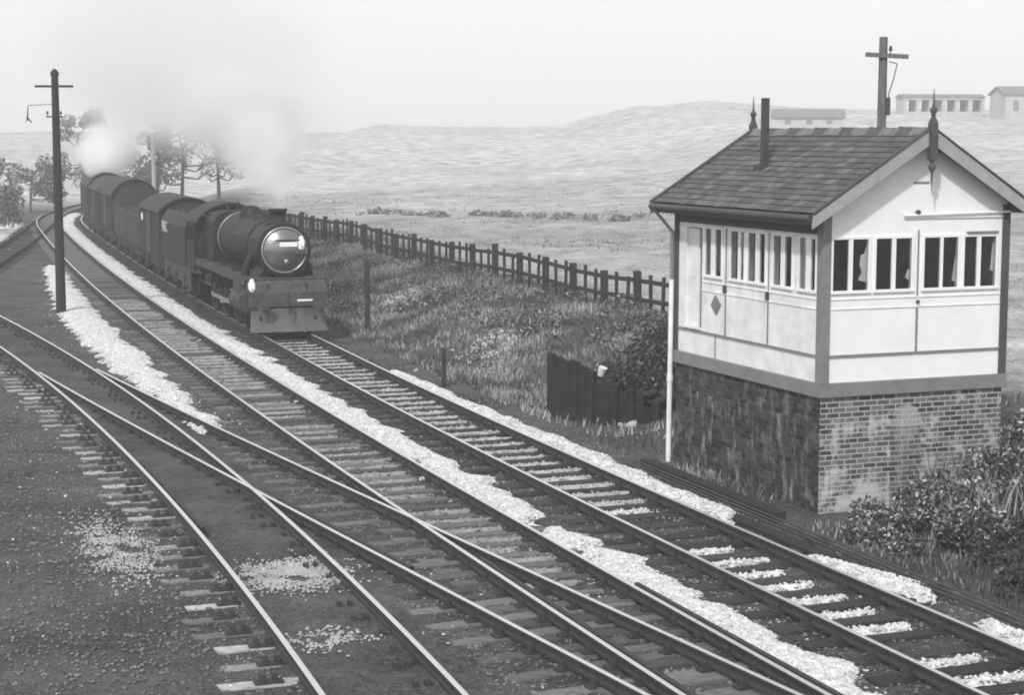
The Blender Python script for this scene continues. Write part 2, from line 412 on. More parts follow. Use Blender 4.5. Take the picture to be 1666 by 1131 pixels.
def rail(p, parent, dz=0.0, name='rail', dull=False):
    t = np.gradient(p, axis=0); t /= np.linalg.norm(t, axis=1)[:, None]; nr = np.stack([t[:, 1], -t[:, 0]], 1)
    k = len(RPROF); V = []; F = []; mi = []
    for i in range(len(p)):
        for a, z in RPROF: V.append((p[i, 0] + nr[i, 0] * a, p[i, 1] + nr[i, 1] * a, z + dz))
    for i in range(len(p) - 1):
        for j in range(k):
            q = (j + 1) % k; F.append((i * k + j, i * k + q, (i + 1) * k + q, (i + 1) * k + j)); mi.append(1 if j in (6, 7, 8) else 0)
    b = MB(); b.v = V; b.f = F; b.m = mi; b.sm = [False] * len(F)
    b.add([V[j] for j in range(k)], [tuple(range(k))]); b.add([V[-k + j] for j in range(k)], [tuple(range(k))])
    return b.build(name, [M['rail_web'], M['rail_web'] if dull or name == 'check_rail' else M['rail_head']], parent)
def sleeper_mesh(L, wd, chair_at, seed):
    b = MB(); r = random.Random(seed)
    h = .14; n = 8
    for i in range(1):
        e = [r.uniform(-.015, .015) for _ in range(4)]
        b.hexa([(-L / 2 + e[0], -wd / 2, -h), (L / 2 + e[1], -wd / 2, -h), (L / 2 + e[2], wd / 2, -h), (-L / 2 + e[3], wd / 2, -h)],
               [(-L / 2 + e[0], -wd / 2 + .008, 0), (L / 2 + e[1], -wd / 2 + .008, 0), (L / 2 + e[2], wd / 2 - .008, 0), (-L / 2 + e[3], wd / 2 - .008, 0)])
    for c in chair_at:
        b.box(c - .16, c + .16, -.07, .07, .001, .03, 1)
        b.box(c - .1, c - .04, -.05, .05, .03, .11, 1); b.box(c + .04, c + .1, -.05, .05, .03, .11, 1)
    return b
def sleepers(p, s0, s1, root, top_mat, zt, spacing=.76, length=lambda s: (2.59, 0.0), limit=100, jig=.03, skip=lambda s: False, wd=.26):
    meshes = []
    for k in range(5):
        o = sleeper_mesh(2.59, wd, (-.7525, .7525), k).build('sleeper', [top_mat, M['chair']]); meshes.append(o.data); bpy.data.objects.remove(o)
    rest = MB(); s = s0; n = 0; k = 0
    while s < s1:
        x, y, a, tot = along(p, s)
        L, sh = length(s); s_here = s; s += spacing * random.uniform(.96, 1.04)
        if skip(s_here): continue
        rz = a - math.pi / 2 + random.uniform(-jig, jig)
        if n < limit:
            o = bpy.data.objects.new('sleeper', meshes[k % 5]); k += random.randint(1, 4); col.objects.link(o); o.parent = root
            o.location = (x + math.cos(rz) * sh, y + math.sin(rz) * sh, zt + random.uniform(-.012, .012)); o.rotation_euler = (random.uniform(-.02, .02), 0, rz)
            o.scale = (L / 2.59, random.uniform(.9, 1.1), 1)
        else:
            m = Matrix.Translation((x, y, zt)) @ Matrix.Rotation(rz, 4, 'Z')
            t = sleeper_mesh(2.59, wd, (-.7525, .7525), n); o0 = len(rest.v)
            rest.v += [tuple(m @ Vector(v)) for v in t.v]; rest.f += [tuple(i + o0 for i in f) for f in t.f]; rest.m += t.m; rest.sm += t.sm
        n += 1
    if rest.v:
        o = rest.build('far_sleepers', [top_mat, M['chair']], root, recalc=False); o['kind'] = 'stuff'

p1 = line_pts(c1, 14, 64); p2 = line_pts(c2, 14, 215, .5); p3 = line_pts(c3, 14, 215, .5)
px_ = line_pts(cx, 17.5, 47)
def ground_root(name, label): return empty(name, (0, 0, 0), 0, label, 'railway track')
tr1 = ground_root('railway_track', 'nearest siding track with pale sleeper ends sunk in dark ash, at bottom left')
tr2 = ground_root('railway_track', 'middle running track curving away on the left of the train, free of any vehicle')
tr3 = ground_root('railway_track', 'track that carries the steam train and passes closest to the signal box')
trx = ground_root('railway_track', 'crossover rails slanting across the ash from the siding to the middle track')
for p, r in ((p1, tr1), (p2, tr2), (p3, tr3)):
    rail(offset(p, -.7525), r); rail(offset(p, .7525), r)
rail(offset(px_, -.7525), trx, -.003); rail(offset(px_, .7525), trx, -.003)
# check rails beside the crossing noses
def sub(p, y0, y1): return p[(p[:, 1] >= y0) & (p[:, 1] <= y1)]
rail(offset(sub(p2, 19, 26), -.7525 + .12), tr2, -.004, 'check_rail')
rail(offset(sub(p2, 18, 24), .7525 + .13), tr2, -.004, 'check_rail')
rail(offset(sub(p1, 28, 34), -.7525 + .12), tr1, -.004, 'check_rail')
rail(offset(sub(px_, 25.5, 30.5), -.7525 + .13), trx, -.006, 'check_rail')
sleepers(p1, .3, 50, tr1, M['sleeper_pale'], -.222, .76, length=lambda s: (2.75, -.22 - .12 * math.sin(s * 2.1)))
sleepers(p2, .3, 200, tr2, M['sleeper_mid'], -.2, .74)
sleepers(p3, .3, 200, tr3, M['sleeper_dark'], -.2, .78, wd=.3)
p4 = line_pts(lambda y: c2(y) - 3.0 * (np.clip(138 - y, 0, 99) / 35)**1.4, 84, 138)
tr4 = ground_root('railway_track', 'far siding track curving in from the left edge to join the middle track')
rail(offset(p4, -.7525), tr4, -.003, dull=True); rail(offset(p4, .7525), tr4, -.003, dull=True)
sleepers(p4, .3, 48, tr4, M['sleeper_dark'], -.21, .76)
# long crossing timbers between the two lines
s_ = 1.0
while s_ < 27:
    x, y, a, tot = along(px_, s_); s_ += .8
    L = 3.1
    o = sleeper_mesh(L, .28, (-.7525, .7525), int(s_ * 10)).build('crossing_timber', [M['sleeper_mid'], M['chair']], trx)
    o.location = (x, y, -.212); o.rotation_euler = (0, 0, a - math.pi / 2 + random.uniform(-.03, .03))

# ------------------------------------------------------------------ ballast (stones nobody could count)
ICO_V = np.array([(-1, 1.618, 0), (1, 1.618, 0), (-1, -1.618, 0), (1, -1.618, 0), (0, -1, 1.618), (0, 1, 1.618), (0, -1, -1.618), (0, 1, -1.618), (1.618, 0, -1), (1.618, 0, 1), (-1.618, 0, -1), (-1.618, 0, 1)]) / 1.902
ICO_F = np.array([(0, 11, 5), (0, 5, 1), (0, 1, 7), (0, 7, 10), (0, 10, 11), (1, 5, 9), (5, 11, 4), (11, 10, 2), (10, 7, 6), (7, 1, 8), (3, 9, 4), (3, 4, 2), (3, 2, 6), (3, 6, 8), (3, 8, 9), (4, 9, 5), (2, 4, 11), (6, 2, 10), (8, 6, 7), (9, 8, 1)])
def stones(name, P, rad, m, extra=None, squash=.75):
    """P (n,3) centres, rad (n,)"""
    n = len(P)
    rot = rng.uniform(0, 6.28, n); c, s = np.cos(rot), np.sin(rot)
    V = ICO_V[None] * rng.uniform(.65, 1.25, (n, 12, 1)) * rad[:, None, None] * np.stack([rng.uniform(.8, 1.4, n), rng.uniform(.7, 1.1, n), np.full(n, squash)], 1)[:, None, :]
    X = V[:, :, 0] * c[:, None] - V[:, :, 1] * s[:, None]; Y = V[:, :, 0] * s[:, None] + V[:, :, 1] * c[:, None]
    V = np.stack([X, Y, V[:, :, 2]], 2) + P[:, None, :]
    F = ICO_F[None] + (np.arange(n) * 12)[:, None, None]
    V = V.reshape(-1, 3); F = F.reshape(-1, 3)
    if extra is not None:
        ev, ef = extra; F = np.vstack([F, ef + len(V)]); V = np.vstack([V, ev])
    return np_mesh(name, V, F, m)
def strip(name, p, lo, hi, y0, y1, m, h=.1, dens=420, rad=.03, ragged=.25, label=None, gaps=None, base=GZ):
    """a ridge of ballast between offsets lo..hi (functions of y) along the line p"""
    q = sub(p, y0, y1); NW = 9
    t = np.gradient(q, axis=0); t /= np.linalg.norm(t, axis=1)[:, None]; nr = np.stack([t[:, 1], -t[:, 0]], 1)
    # finer sampling along
    k = np.linspace(0, len(q) - 1, len(q) * 3); qi = np.stack([np.interp(k, np.arange(len(q)), q[:, j]) for j in (0, 1)], 1); ni = np.stack([np.interp(k, np.arange(len(q)), nr[:, j]) for j in (0, 1)], 1)
    ys = qi[:, 1]; sd = len(name) + y0
    a = lo(ys) + np.array([noise.noise((v * 1.3, sd, 0)) for v in ys]) * ragged + np.array([noise.noise((v * 4.1, sd, 4)) for v in ys]) * ragged * .5
    b = hi(ys) + np.array([noise.noise((v * 1.1, sd, 9)) for v in ys]) * ragged + np.array([noise.noise((v * 3.7, sd, 14)) for v in ys]) * ragged * .5
    if gaps is not None:
        g = gaps(ys); mid = (a + b) / 2; a = mid + (a - mid) * g; b = mid + (b - mid) * g
    g = np.clip((ys - ys.min()) / 1.1, .01, 1)**.7 * np.clip((ys.max() - ys) / 1.1, .01, 1)**.7; mid = (a + b) / 2; a = mid + (a - mid) * g; b = mid + (b - mid) * g
    b = np.maximum(b, a + .01)
    u = np.linspace(0, 1, NW)
    off = a[:, None] + (b - a)[:, None] * u[None]
    prof = np.sin(np.pi * u)[None]**.6 * h * np.clip((b - a) / .35, 0, 1)[:, None]
    X = qi[:, 0:1] + ni[:, 0:1] * off; Yy = qi[:, 1:2] + ni[:, 1:2] * off
    Z = base - .03 + prof + rng.normal(0, .012, X.shape); Z[:, 0] -= .08; Z[:, -1] -= .08; Z[0] -= .1; Z[-1] -= .1
    nn, mm = X.shape; idm = np.arange(nn * mm).reshape(nn, mm)
    A = np.stack([idm[:-1, :-1].ravel(), idm[:-1, 1:].ravel(), idm[1:, 1:].ravel()], 1); B = np.stack([idm[:-1, :-1].ravel(), idm[1:, 1:].ravel(), idm[1:, :-1].ravel()], 1)
    ext = (np.stack([X.ravel(), Yy.ravel(), Z.ravel()], 1), np.vstack([A, B]))
    seg = np.hypot(*np.diff(qi, axis=0).T); area = (seg * (b - a)[:-1]).clip(0); n = int(area.sum() * dens)
    wgt = area * (30 / np.maximum(ys[:-1], 18)); wgt /= wgt.sum()
    i = rng.choice(len(seg), n, p=wgt); f = rng.uniform(0, 1, n); uu = np.where(rng.uniform(0, 1, n) < .72, rng.uniform(-.04, 1.04, n), rng.normal(.5, .6, n))
    def lerp(z): return z[i] * (1 - f) + z[i + 1] * f
    oo = lerp(a) + (lerp(b) - lerp(a)) * uu
    x = lerp(qi[:, 0]) + lerp(ni[:, 0]) * oo; y = lerp(qi[:, 1]) + lerp(ni[:, 1]) * oo
    z = base - .03 + np.sin(np.pi * np.clip(uu, 0, 1))**.6 * h * np.clip((lerp(b) - lerp(a)) / .35, 0, 1) + .01
    o = stones(name, np.stack([x, y, z], 1), rad * rng.uniform(.5, 1.35, n), m, ext)
    return tag(o, label, 'ballast', kind='stuff')
one = lambda v: (lambda y: np.full_like(np.asarray(y, float), v))
lim = M['lime']
strip('ballast', p2, one(.9), lambda y: np.interp(y, [19, 23, 30, 60, 120], [1.75, 1.8, 1.75, 1.8, 1.85]), 18, 150, lim, .12, ragged=.42,
      label='long white strip of limestone ballast between the middle track and the train track',
      gaps=lambda y: np.clip(1.15 - 1.1 * np.exp(-((y - 28.4) / .7)**2) - .6 * np.exp(-((y - 23.5) / .25)**2) - .9 * np.exp(-((y - 26.6) / .3)**2), .05, 1))
strip('ballast', p2, lambda y: np.interp(y, [38, 50, 62, 90], [-2.3, -2.7, -2.9, -1.9]), lambda y: np.interp(y, [38, 50, 62, 90], [-1.75, -1.55, -1.5, -1.1]), 38.5, 89, lim, .12,
      label='broad white bank of limestone ballast left of the middle track, behind the telegraph pole', ragged=.35)
strip('ballast', p3, one(.88), lambda y: np.interp(y, [28, 40, 48], [1.75, 1.6, 1.35]), 28.3, 48, lim, .17,
      label='narrow white strip of limestone ballast along the right rail of the train track, up to the downpipe')
strip('ballast', p3, one(.9), lambda y: np.interp(y, [23, 24.5, 26.5], [2.1, 1.95, 1.05]), 23.1, 26.5, lim, .17,
      label='short white heap of limestone ballast in front of the corner of the signal box')
strip('ballast', p3, one(.95), lambda y: np.interp(y, [17, 20, 22.6], [2.1, 2.0, 1.7]), 17, 22.6, M['lime'], .16, ragged=.4,
      label='white limestone ballast with dark specks at the bottom right edge')
strip('ballast', p4, one(-3.0), one(-1.4), 90, 134, lim, .12, dens=60, rad=.05, ragged=.5, label='pale ballast bank left of the far siding at the left edge')
# bright stone heaped in the cribs of the train track
def crib(p, seedless, y0, y1, m, label, dens, w0=.16, prob=.85, lo=-.68, hi=.55, spacing=.78, zt=-.2):
    P = []; Rr = []; V = []; F = []
    s = .3 + spacing / 2
    while True:
        x, y, a, tot = along(p, s); s += spacing
        if s > tot: break
        if y < y0 or y > y1 or random.random() > prob: continue
        tx, ty = math.cos(a), math.sin(a); nx_, ny_ = ty, -tx
        l0 = lo + random.uniform(-.05, .12); h0 = hi + random.uniform(-.25, .15)
        sl = random.uniform(-.04, .04); base = len(V); nseg = 14
        for i in range(nseg + 1):
            u = l0 + (h0 - l0) * i / nseg; ww = w0 * (1 - abs(2 * i / nseg - 1)**4 * .7) * random.uniform(.88, 1.1)
            for q, zz in ((-.5, zt - .05), (-.2, zt + .02), (.2, zt + .025), (.5, zt - .05)):
                V.append((x + nx_ * u + tx * (q * ww + sl * u), y + ny_ * u + ty * (q * ww + sl * u), zz + random.uniform(-.012, .012)))
        for i in range(nseg):
            for j in range(3):
                k = base + i * 4 + j; F.append((k, k + 1, k + 5)); F.append((k, k + 5, k + 4))
        n = max(4, int(dens * (h0 - l0) * w0 * min(1, (32 / y))))
        for _ in range(n):
            u = random.uniform(l0, h0); q = random.gauss(0, .33) * w0
            P.append((x + nx_ * u + tx * (q + sl * u), y + ny_ * u + ty * (q + sl * u), zt + .01 + random.uniform(-.02, .025))); Rr.append(random.uniform(.014, .034))
    o = stones('ballast', np.array(P), np.array(Rr), m, (np.array(V), np.array(F)))
    return tag(o, label, 'ballast', kind='stuff')
crib(p3, 0, 17, 30, lim, 'pale ballast heaped between the nearer sleepers of the train track', 620, .2, .72)
crib(p3, 0, 30, 56, M['lime_mid'], 'thin pale bands of ballast between the sleepers in front of the engine', 260, .24, 1.0, -.68, .66)
M['lime_dull'] = mat('dusty_ballast', .27, .95, .35, 3, .6, 20)
crib(p2, 0, 24, 70, M['lime_dull'], 'dull grey ballast between the sleepers of the middle track', 160, .24, .9, -.6, .6, .74, -.205)
_gz = lambda x, y: gz(x, y)
def patch(cx0, cy0, rx, ry, rot, n, m, label, rad=.035, cat='gravel'):
    u = rng.normal(0, .55, n) * rx; v = rng.normal(0, .6, n) * ry; q_ = vnoise(u, v, 2.6, float(n)) > rng.uniform(-.45, .15, n); u = u[q_]; v = v[q_]; n = len(u); c, s = math.cos(rot), math.sin(rot)
    x = cx0 + u * c - v * s; y = cy0 + u * s + v * c
    z = np.array([gz(a_, b_) for a_, b_ in zip(x, y)]) + .02
    return tag(stones('gravel', np.stack([x, y, z], 1), rad * rng.uniform(.4, 1.4, n), m), label, cat, kind='stuff')
patch(-3.15, 25.4, .75, .75, -.2, 4200, M['lime_mid'], 'pale gravel patch between the rails of the nearest siding', .02)
patch(-4.1, 67.5, .7, 2.4, -.3, 420, M['lime_mid'], 'pale stony scar on the grass bank just right of the lone timber post', .06, 'stones')
patch(-.6, 52.5, .8, 2.6, -.35, 1500, M['lime_mid'], 'large pale stony scar in the middle of the grass bank', .055, 'stones')
patch(-2.25, 22.0, .5, .4, .3, 420, M['lime_mid'], 'few pale stones between the siding rails near the bottom edge', .022)
patch(-6.1, 27.2, .5, 1.9, .35, 2600, M['lime_mid'], 'scatter of pale pebbles left of the siding sleepers', .02)
# loose dark stones over the ash
n = 34000
yy = 16 * (60 / 16)**rng.uniform(0, 1, n); xx = c2(yy) + rng.uniform(-13, 5.6, n)
tag(stones('gravel', np.stack([xx, yy, np.full(n, GZ + .012)], 1), rng.uniform(.01, .034, n), M['stone_dark']), 'loose grey stones scattered over the dark ash of the yard', 'gravel', kind='stuff')
n = 300
yy = rng.uniform(16, 45, n); xx = c2(yy) + rng.uniform(-11, -1.0, n)
tag(stones('gravel', np.stack([xx, yy, np.full(n, GZ + .015)], 1), rng.uniform(.01, .034, n), lim), 'stray white stones lying about the ash left of the tracks', 'gravel', kind='stuff')

# ------------------------------------------------------------------ signal box
SB = empty('signal_box', (5.193, 29.984, -.235), R(22), 'two storey signal box with white boarded upper floor, slate roof and brick base', 'signal box')
K = 1.0386  # whole signal box scaled up about the camera, factor baked into its vertices
def sbx(mb, name, mats, parent=None, bevel=0, **k):
    mb.v = [(x * K, y * K, z * K) for x, y, z in mb.v]
    return mb.build(name, mats, parent or SB, bevel, **k)
W, L, T = 3.55, 5.1, .13
b = MB()
b.box(0, W, 0, L, -.5, 1.91)
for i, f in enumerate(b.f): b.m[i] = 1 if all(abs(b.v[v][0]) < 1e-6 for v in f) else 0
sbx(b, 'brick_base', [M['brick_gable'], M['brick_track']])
# corner stones pushed forward at the foot and blocked-up openings
b = MB(); b.box(1.36, 1.94, -.018, .001, -.3, 1.34)
M['brick_block'] = brick_mat('brick_blocking', .045, .17, .3, (.47, .62), .36)
sbx(b, 'blocked_opening', [M['brick_block']])
def arch(x0, x1, z0, zs, n=10):
    r = (x1 - x0) / 2; return [(x0, z0), (x1, z0)] + [((x0 + x1) / 2 + r * math.cos(t), zs + r * .6 * math.sin(t)) for t in np.linspace(0, math.pi, n)]
M['brick_pale'] = brick_mat('brick_limewashed', .14, .3, .4, (.45, .6), .4)
b = MB(); b.prism(arch(1.40, 1.90, 1.345, 1.56), -.024, .002); sbx(b, 'blocked_arch', [M['brick_pale']])
M['brick_streak'] = brick_mat('brick_lime_streaked', .02, .08, .055, (.5, .66), .26, smoke=(2.2, 2.2, .6))
for y0, y1 in ((.75, 1.55), (2.15, 3.05), (3.6, 4.4)):
    b = MB(); b.prism([(y, z) for y, z in arch(y0, y1, -.2, 1.25)], -.016, .002, 'X'); sbx(b, 'blocked_arch', [M['brick_streak']])
# beam between the storeys
b = MB(); P = .06
b.box(-P, W + P, -P, 0, 1.912, 2.14); b.box(-P, 0, .002, L + P, 1.912, 2.14); b.box(W, W + P, .002, L + P, 1.912, 2.14); b.box(.002, W - .002, L, L + P, 1.912, 2.14)
b.box(.002, W - .002, .002, L - .002, 2.0, 2.1)
sbx(b, 'floor_beam', [M['grey_paint']], bevel=.008)
# walls of the upper floor
GW = [(.18, .47), (.55, .84), (.99, 1.29), (1.37, 1.67), (1.92, 2.23), (2.29, 2.58), (2.71, 2.96), (3.04, 3.34)]
LWn = [(.22, .36), (.52, .71), (.96, 1.18), (1.32, 1.55), (1.84, 2.02), (2.17, 2.41), (2.56, 2.68), (2.78, 3.03), (3.38, 3.6), (3.77, 3.97)]
Z0, Z1 = 3.64, 4.47
def pairs(w): return [(w[i][0], w[i + 1][1]) for i in range(0, len(w), 2)]
rise = .612
def wall_front(mb, spans, x_end, top_pts, ax):
    """one boarded wall with real window holes"""
    e = .04
    def bx(a0, a1, z0, z1, d0=0.0, d1=T):
        if ax == 'x': mb.box(a0, a1, d0, d1, z0, z1)
        else: mb.box(d0, d1, a0, a1, z0, z1)
    return bx
b = MB(); bx = wall_front(b, GW, W, None, 'x')
bx(.002, W - .002, 2.142, Z0 - .05)
edges = [0.002]
for a, c in pairs(GW): edges += [a - .05, c + .05]
edges.append(W - .002)
for i in range(0, len(edges), 2):
    if edges[i + 1] - edges[i] > .005: bx(edges[i], edges[i + 1], Z0 - .05, Z1 + .05)
b.prism([(0.002, Z1 + .05), (W - .002, Z1 + .05), (W - .002, 5.04), (W / 2, 6.12), (.002, 5.04)], 0, T)
sbx(b, 'gable_wall', [M['white']])
b = MB(); bx = wall_front(b, LWn, L, None, 'y')
bx(T + .002, 4.12, 2.142, Z0 - .05); bx(4.12, L - .002, 2.142, 2.62); bx(4.74, L - .002, 2.62, 4.99); bx(4.12, 4.74, 4.47, 4.99)
edges = [T + .002]
for a, c in pairs(LWn): edges += [a - .05, c + .05]
edges.append(4.12)
for i in range(0, len(edges), 2):
    if edges[i + 1] - edges[i] > .005: bx(edges[i], edges[i + 1], Z0 - .05, Z1 + .05)
bx(T + .002, 4.12, Z1 + .05, 4.99)
sbx(b, 'side_wall', [M['white_old']])
b = MB(); b.box(W - T, W, T + .002, L - T - .002, 2.142, 4.99); sbx(b, 'side_wall', [M['white_old']])
b = MB(); b.prism([(0.002, 2.142), (W - .002, 2.142), (W - .002, 5.04), (W / 2, 6.12), (.002, 5.04)], L - T, L); sbx(b, 'gable_wall', [M['white_old']])
b = MB(); b.box(T + .01, W - T - .01, T + .01, L - T - .01, 2.2, 2.3); b.box(T + .01, W - T - .01, L - T - .05, L - T - .01, 2.3, 4.9)
b.box(W - T - .05, W - T - .01, T + .01, L - T - .06, 2.3, 4.9); b.box(T + .01, W - T - .01, T + .01, L - T - .01, 4.92, 4.96)
sbx(b, 'room_lining', [M['room']])
b = MB(); b.box(.9, 1.25, 1.0, 4.2, 2.3, 3.35)
for k in range(12): b.tube((1.07, 1.15 + k * .25, 3.35), (1.0, 1.15 + k * .25, 3.9), .018, n=6)
sbx(b, 'lever_frame', [M['iron']])
# windows: frame and two panes each
def window(w, ax, tall=0):
    (a0, a1), (c0, c1) = w; e = .05; f = MB(); d0, d1 = -.02, .03
    def bx(mb, p, q, z0, z1, x=d0, y=d1):
        mb.box(p, q, x, y, z0, z1) if ax == 'x' else mb.box(x, y, p, q, z0, z1)
    bx(f, a0 - e, a0, Z0, Z1); bx(f, a1, c0, Z0, Z1, d0 + .006); bx(f, c1, c1 + e, Z0, Z1)
    bx(f, a0 - e, c1 + e, Z0 - e, Z0, d0 - .02); bx(f, a0 - e, c1 + e, Z1, Z1 + e)
    o = sbx(f, 'window', [M['white']], bevel=.004)
    for p, q in w:
        g = MB(); bx(g, p + .001, q - .001, Z0 + .001, Z1 - .001, -.006, -.002); sbx(g, 'pane', [M['glass']], o)
    return o
gwin = [window(GW[i:i + 2], 'x') for i in range(0, 8, 2)]
lwin = [window(LWn[i:i + 2], 'y') for i in range(0, 10, 2)]
# things seen behind the panes
b = MB(); b.prism([(.70, 3.80), (.93, 3.74), (.93, 4.32), (.86, 4.38), (.80, 4.22), (.74, 4.21), (.72, 4.05), (.76, 3.93)], .06, .066); sbx(b, 'torn_paper', [M['curtain']], gwin[0])
b = MB(); b.prism([(1.60, 3.82), (1.72, 3.75), (1.72, 3.98), (1.64, 3.95)], .06, .066); sbx(b, 'torn_paper', [M['curtain']], gwin[1])
b = MB(); b.prism([(2.52, 3.75), (2.62, 3.7), (2.62, 4.3), (2.57, 4.1)], .06, .066); sbx(b, 'torn_paper', [M['curtain']], gwin[2])
b = MB(); b.prism([(3.28, 3.9), (3.38, 3.86), (3.38, 4.36), (3.32, 4.36), (3.3, 4.1)], .06, .066); sbx(b, 'torn_paper', [M['curtain']], gwin[3])
M['pane_glare'] = mat('pane_glare_grey', .3, .9, .1, 6)  # grey sheet imitating the pale reflection in the far panes
b = MB(); b.box(.075, .08, 3.3, 4.0, 3.72, 4.5); sbx(b, 'pane_glare', [M['pane_glare']], lwin[4])
b = MB(); b.prism([(.60, 4.5), (.8, 4.5), (.72, 4.25), (.68, 4.1)], .06, .066, 'X'); sbx(b, 'curtain', [M['curtain']], lwin[0])
b = MB(); b.prism([(2.5, 3.9), (2.74, 3.9), (2.74, 4.5), (2.46, 4.5)], .06, .066, 'X'); sbx(b, 'curtain', [M['curtain']], lwin[3])
# door at the far end of the track side
b = MB(); b.box(.05, .09, 4.33, 4.735, 2.64, 4.45); b.box(.042, .05, 4.38, 4.68, 3.55, 4.3)
d = sbx(b, 'door', [M['white_old']], bevel=.004)
b = MB(); b.box(.085, .1, 4.13, 4.325, 2.64, 4.46); sbx(b, 'door_gap_shade', [M['dark_paint']], d)  # dark panel standing in for the shade of the door opening
b = MB(); b.box(-.05, .02, 4.1, 4.76, 2.61, 2.65); sbx(b, 'door_sill', [M['white_old']])
# mouldings and cover strips
b = MB()
b.box(-.028, W, -.03, 0, 2.56, 2.595); b.box(-.03, 0, .002, L, 2.56, 2.595)
sbx(b, 'skirting_rail', [M['grey_paint']])
b = MB()
for z in (3.33, 3.49):
    b.box(.1, W - .09, -.014, 0, z, z + .02); b.box(-.014, 0, .1, 4.1, z, z + .02)
sbx(b, 'panel_moulding', [M['white_old']])
b = MB()
b.box(1.785, 1.815, -.022, 0, 2.6, 3.32); b.box(1.79, 1.81, -.018, 0, 3.52, 4.6)
for y in (3.19, 1.7): b.box(-.02, 0, y, y + .025, 2.6, 3.32); b.box(-.016, 0, y + .003, y + .02, 3.52, 4.5)
b.box(-.018, 0, 3.55, 3.57, 2.15, 2.555)
sbx(b, 'cover_strip', [M['grey_paint']])
b = MB(); b.lathe([(0, .03), (.03, .03)], (1.8, -.05, 3.42), 'Y', 10); sbx(b, 'bolt_plate', [M['iron']])
for y in (3.2, 1.71):
    b = MB(); b.box(-.05, 0, y - .02, y + .04, 3.36, 3.5); sbx(b, 'bolt_plate', [M['iron']])
# corner posts
b = MB(); b.box(-.035, .13, -.035, .0, 2.142, 5.0); b.box(-.035, 0.0, .002, .13, 2.142, 4.97); sbx(b, 'corner_post', [M['grey_paint']], bevel=.006)
b = MB(); b.box(W - .09, W + .05, -.035, 0, 2.142, 5.0); b.box(W, W + .05, .002, .12, 2.142, 5.0); sbx(b, 'corner_post', [M['dark_paint']])
b = MB(); b.box(-.04, 0, L - .08, L + .05, 1.93 + .215, 4.97); sbx(b, 'corner_post', [M['dark_paint']])
b = MB(); b.box(-.02, 0, T, L - .09, 4.55, 4.985); sbx(b, 'dark_eave_band', [M['dark_paint']])  # dark band along the side wall under the eave
b = MB(); b.prism([(-.13, -.13), (.13, -.13), (.13, .13), (-.13, .13)], -.022, -.006, 'X')
c_, s_ = math.cos(R(40)), math.sin(R(40)); b.v = [(x, 3.55 + y * c_ - z * s_, 3.12 + y * s_ + z * c_) for x, y, z in b.v]
sbx(b, 'diamond_board', [M['grey_paint']])
# roof
EV, RX, RZ = -.35, W / 2, 6.2
sl_len = math.hypot(RX - EV, RZ - 4.9); ang = math.atan2(RZ - 4.9, RX - EV)
ncs, yA, yB = 15, -.3, L + .3
rl = random.Random(5)
for side in (1, -1):
    b = MB()
    def S(u, h):                       # distance up the slope, height above it
        x = EV + u * math.cos(ang) - h * math.sin(ang); z = 4.9 + u * math.sin(ang) + h * math.cos(ang)
        return (x if side > 0 else W - x), z
    pts = [S(0, -.06), S(sl_len, -.06), S(sl_len, -.02), S(0, -.02)]
    b.prism(pts, yA + .01, yB - .01, 'Y', 1)
    for c in range(ncs):
        u0 = c * sl_len / ncs - .01; u1 = u0 + sl_len / ncs * 1.25; sw = .26; y = yA - (sw / 2 if c % 2 else 0)
        while y < yB:
            ya, yb = max(y, yA), min(y + sw - .006, yB); y += sw
            if yb - ya < .03: continue
            h0 = .012 + rl.uniform(-.003, .004); lift = rl.uniform(0, .006); du = rl.uniform(-.008, .008)
            (xa, za), (xb, zb), (xc, zc), (xd, zd) = S(u0 + du, h0), S(u0 + du, h0 + .014 + lift), S(min(u1, sl_len), -.002 + .014), S(min(u1, sl_len), -.004)
            mi = rl.choice([0, 0, 0, 1, 1, 2])
            b.hexa([(xa, ya, za), (xa, yb, za), (xd, yb, zd), (xd, ya, zd)], [(xb, ya, zb), (xb, yb, zb), (xc, yb, zc), (xc, ya, zc)], mi)
    sbx(b, 'roof_slope', [M['slate'], M['slate2'], M['slate3']])
y = yA; k = 0; b = MB()
while y < yB - .05:
    y1 = min(y + .44, yB); h = .10 if k % 2 else .092
    o = [(-.13, -.055), (-.02, h - .02), (.02, h - .02), (.13, -.055), (.13, -.085), (0, .02), (-.13, -.085)]
    b.prism([(RX + a, RZ + z) for a, z in o], y + .004, y1 - .02, 'Y', k % 2); b.prism([(RX + a * 1.06, RZ + z * 1.06 + .004) for a, z in o], y1 - .045, y1, 'Y', 0); y = y1; k += 1
sbx(b, 'ridge_tiles', [M['ridge'], M['ridge_d']])
M['barge'] = mat('bargeboard_paint', .33, .6, .15, 3, .1, 14)
for yb_, nm in ((yA - .05, 'front'), (yB + .01, 'rear')):
    for side in (1, -1):
        b = MB()
        pts = [(EV - .07, 4.9 - .235), (EV - .05, 4.9 - .02), (RX, RZ + .06), (RX, RZ - .19)] 
        b.prism([(x if side > 0 else W - x, z) for x, z in pts], yb_, yb_ + .04)
        o = sbx(b, 'bargeboard', [M['barge']], bevel=.005)
        b = MB(); pts = [(EV - .06, 4.9 - .005), (EV - .06, 4.9 + .03), (RX, RZ + .095), (RX, RZ + .065)]
        b.prism([(x if side > 0 else W - x, z) for x, z in pts], yb_ - .02, yb_ + .06); sbx(b, 'barge_capping', [M['dark_paint']])
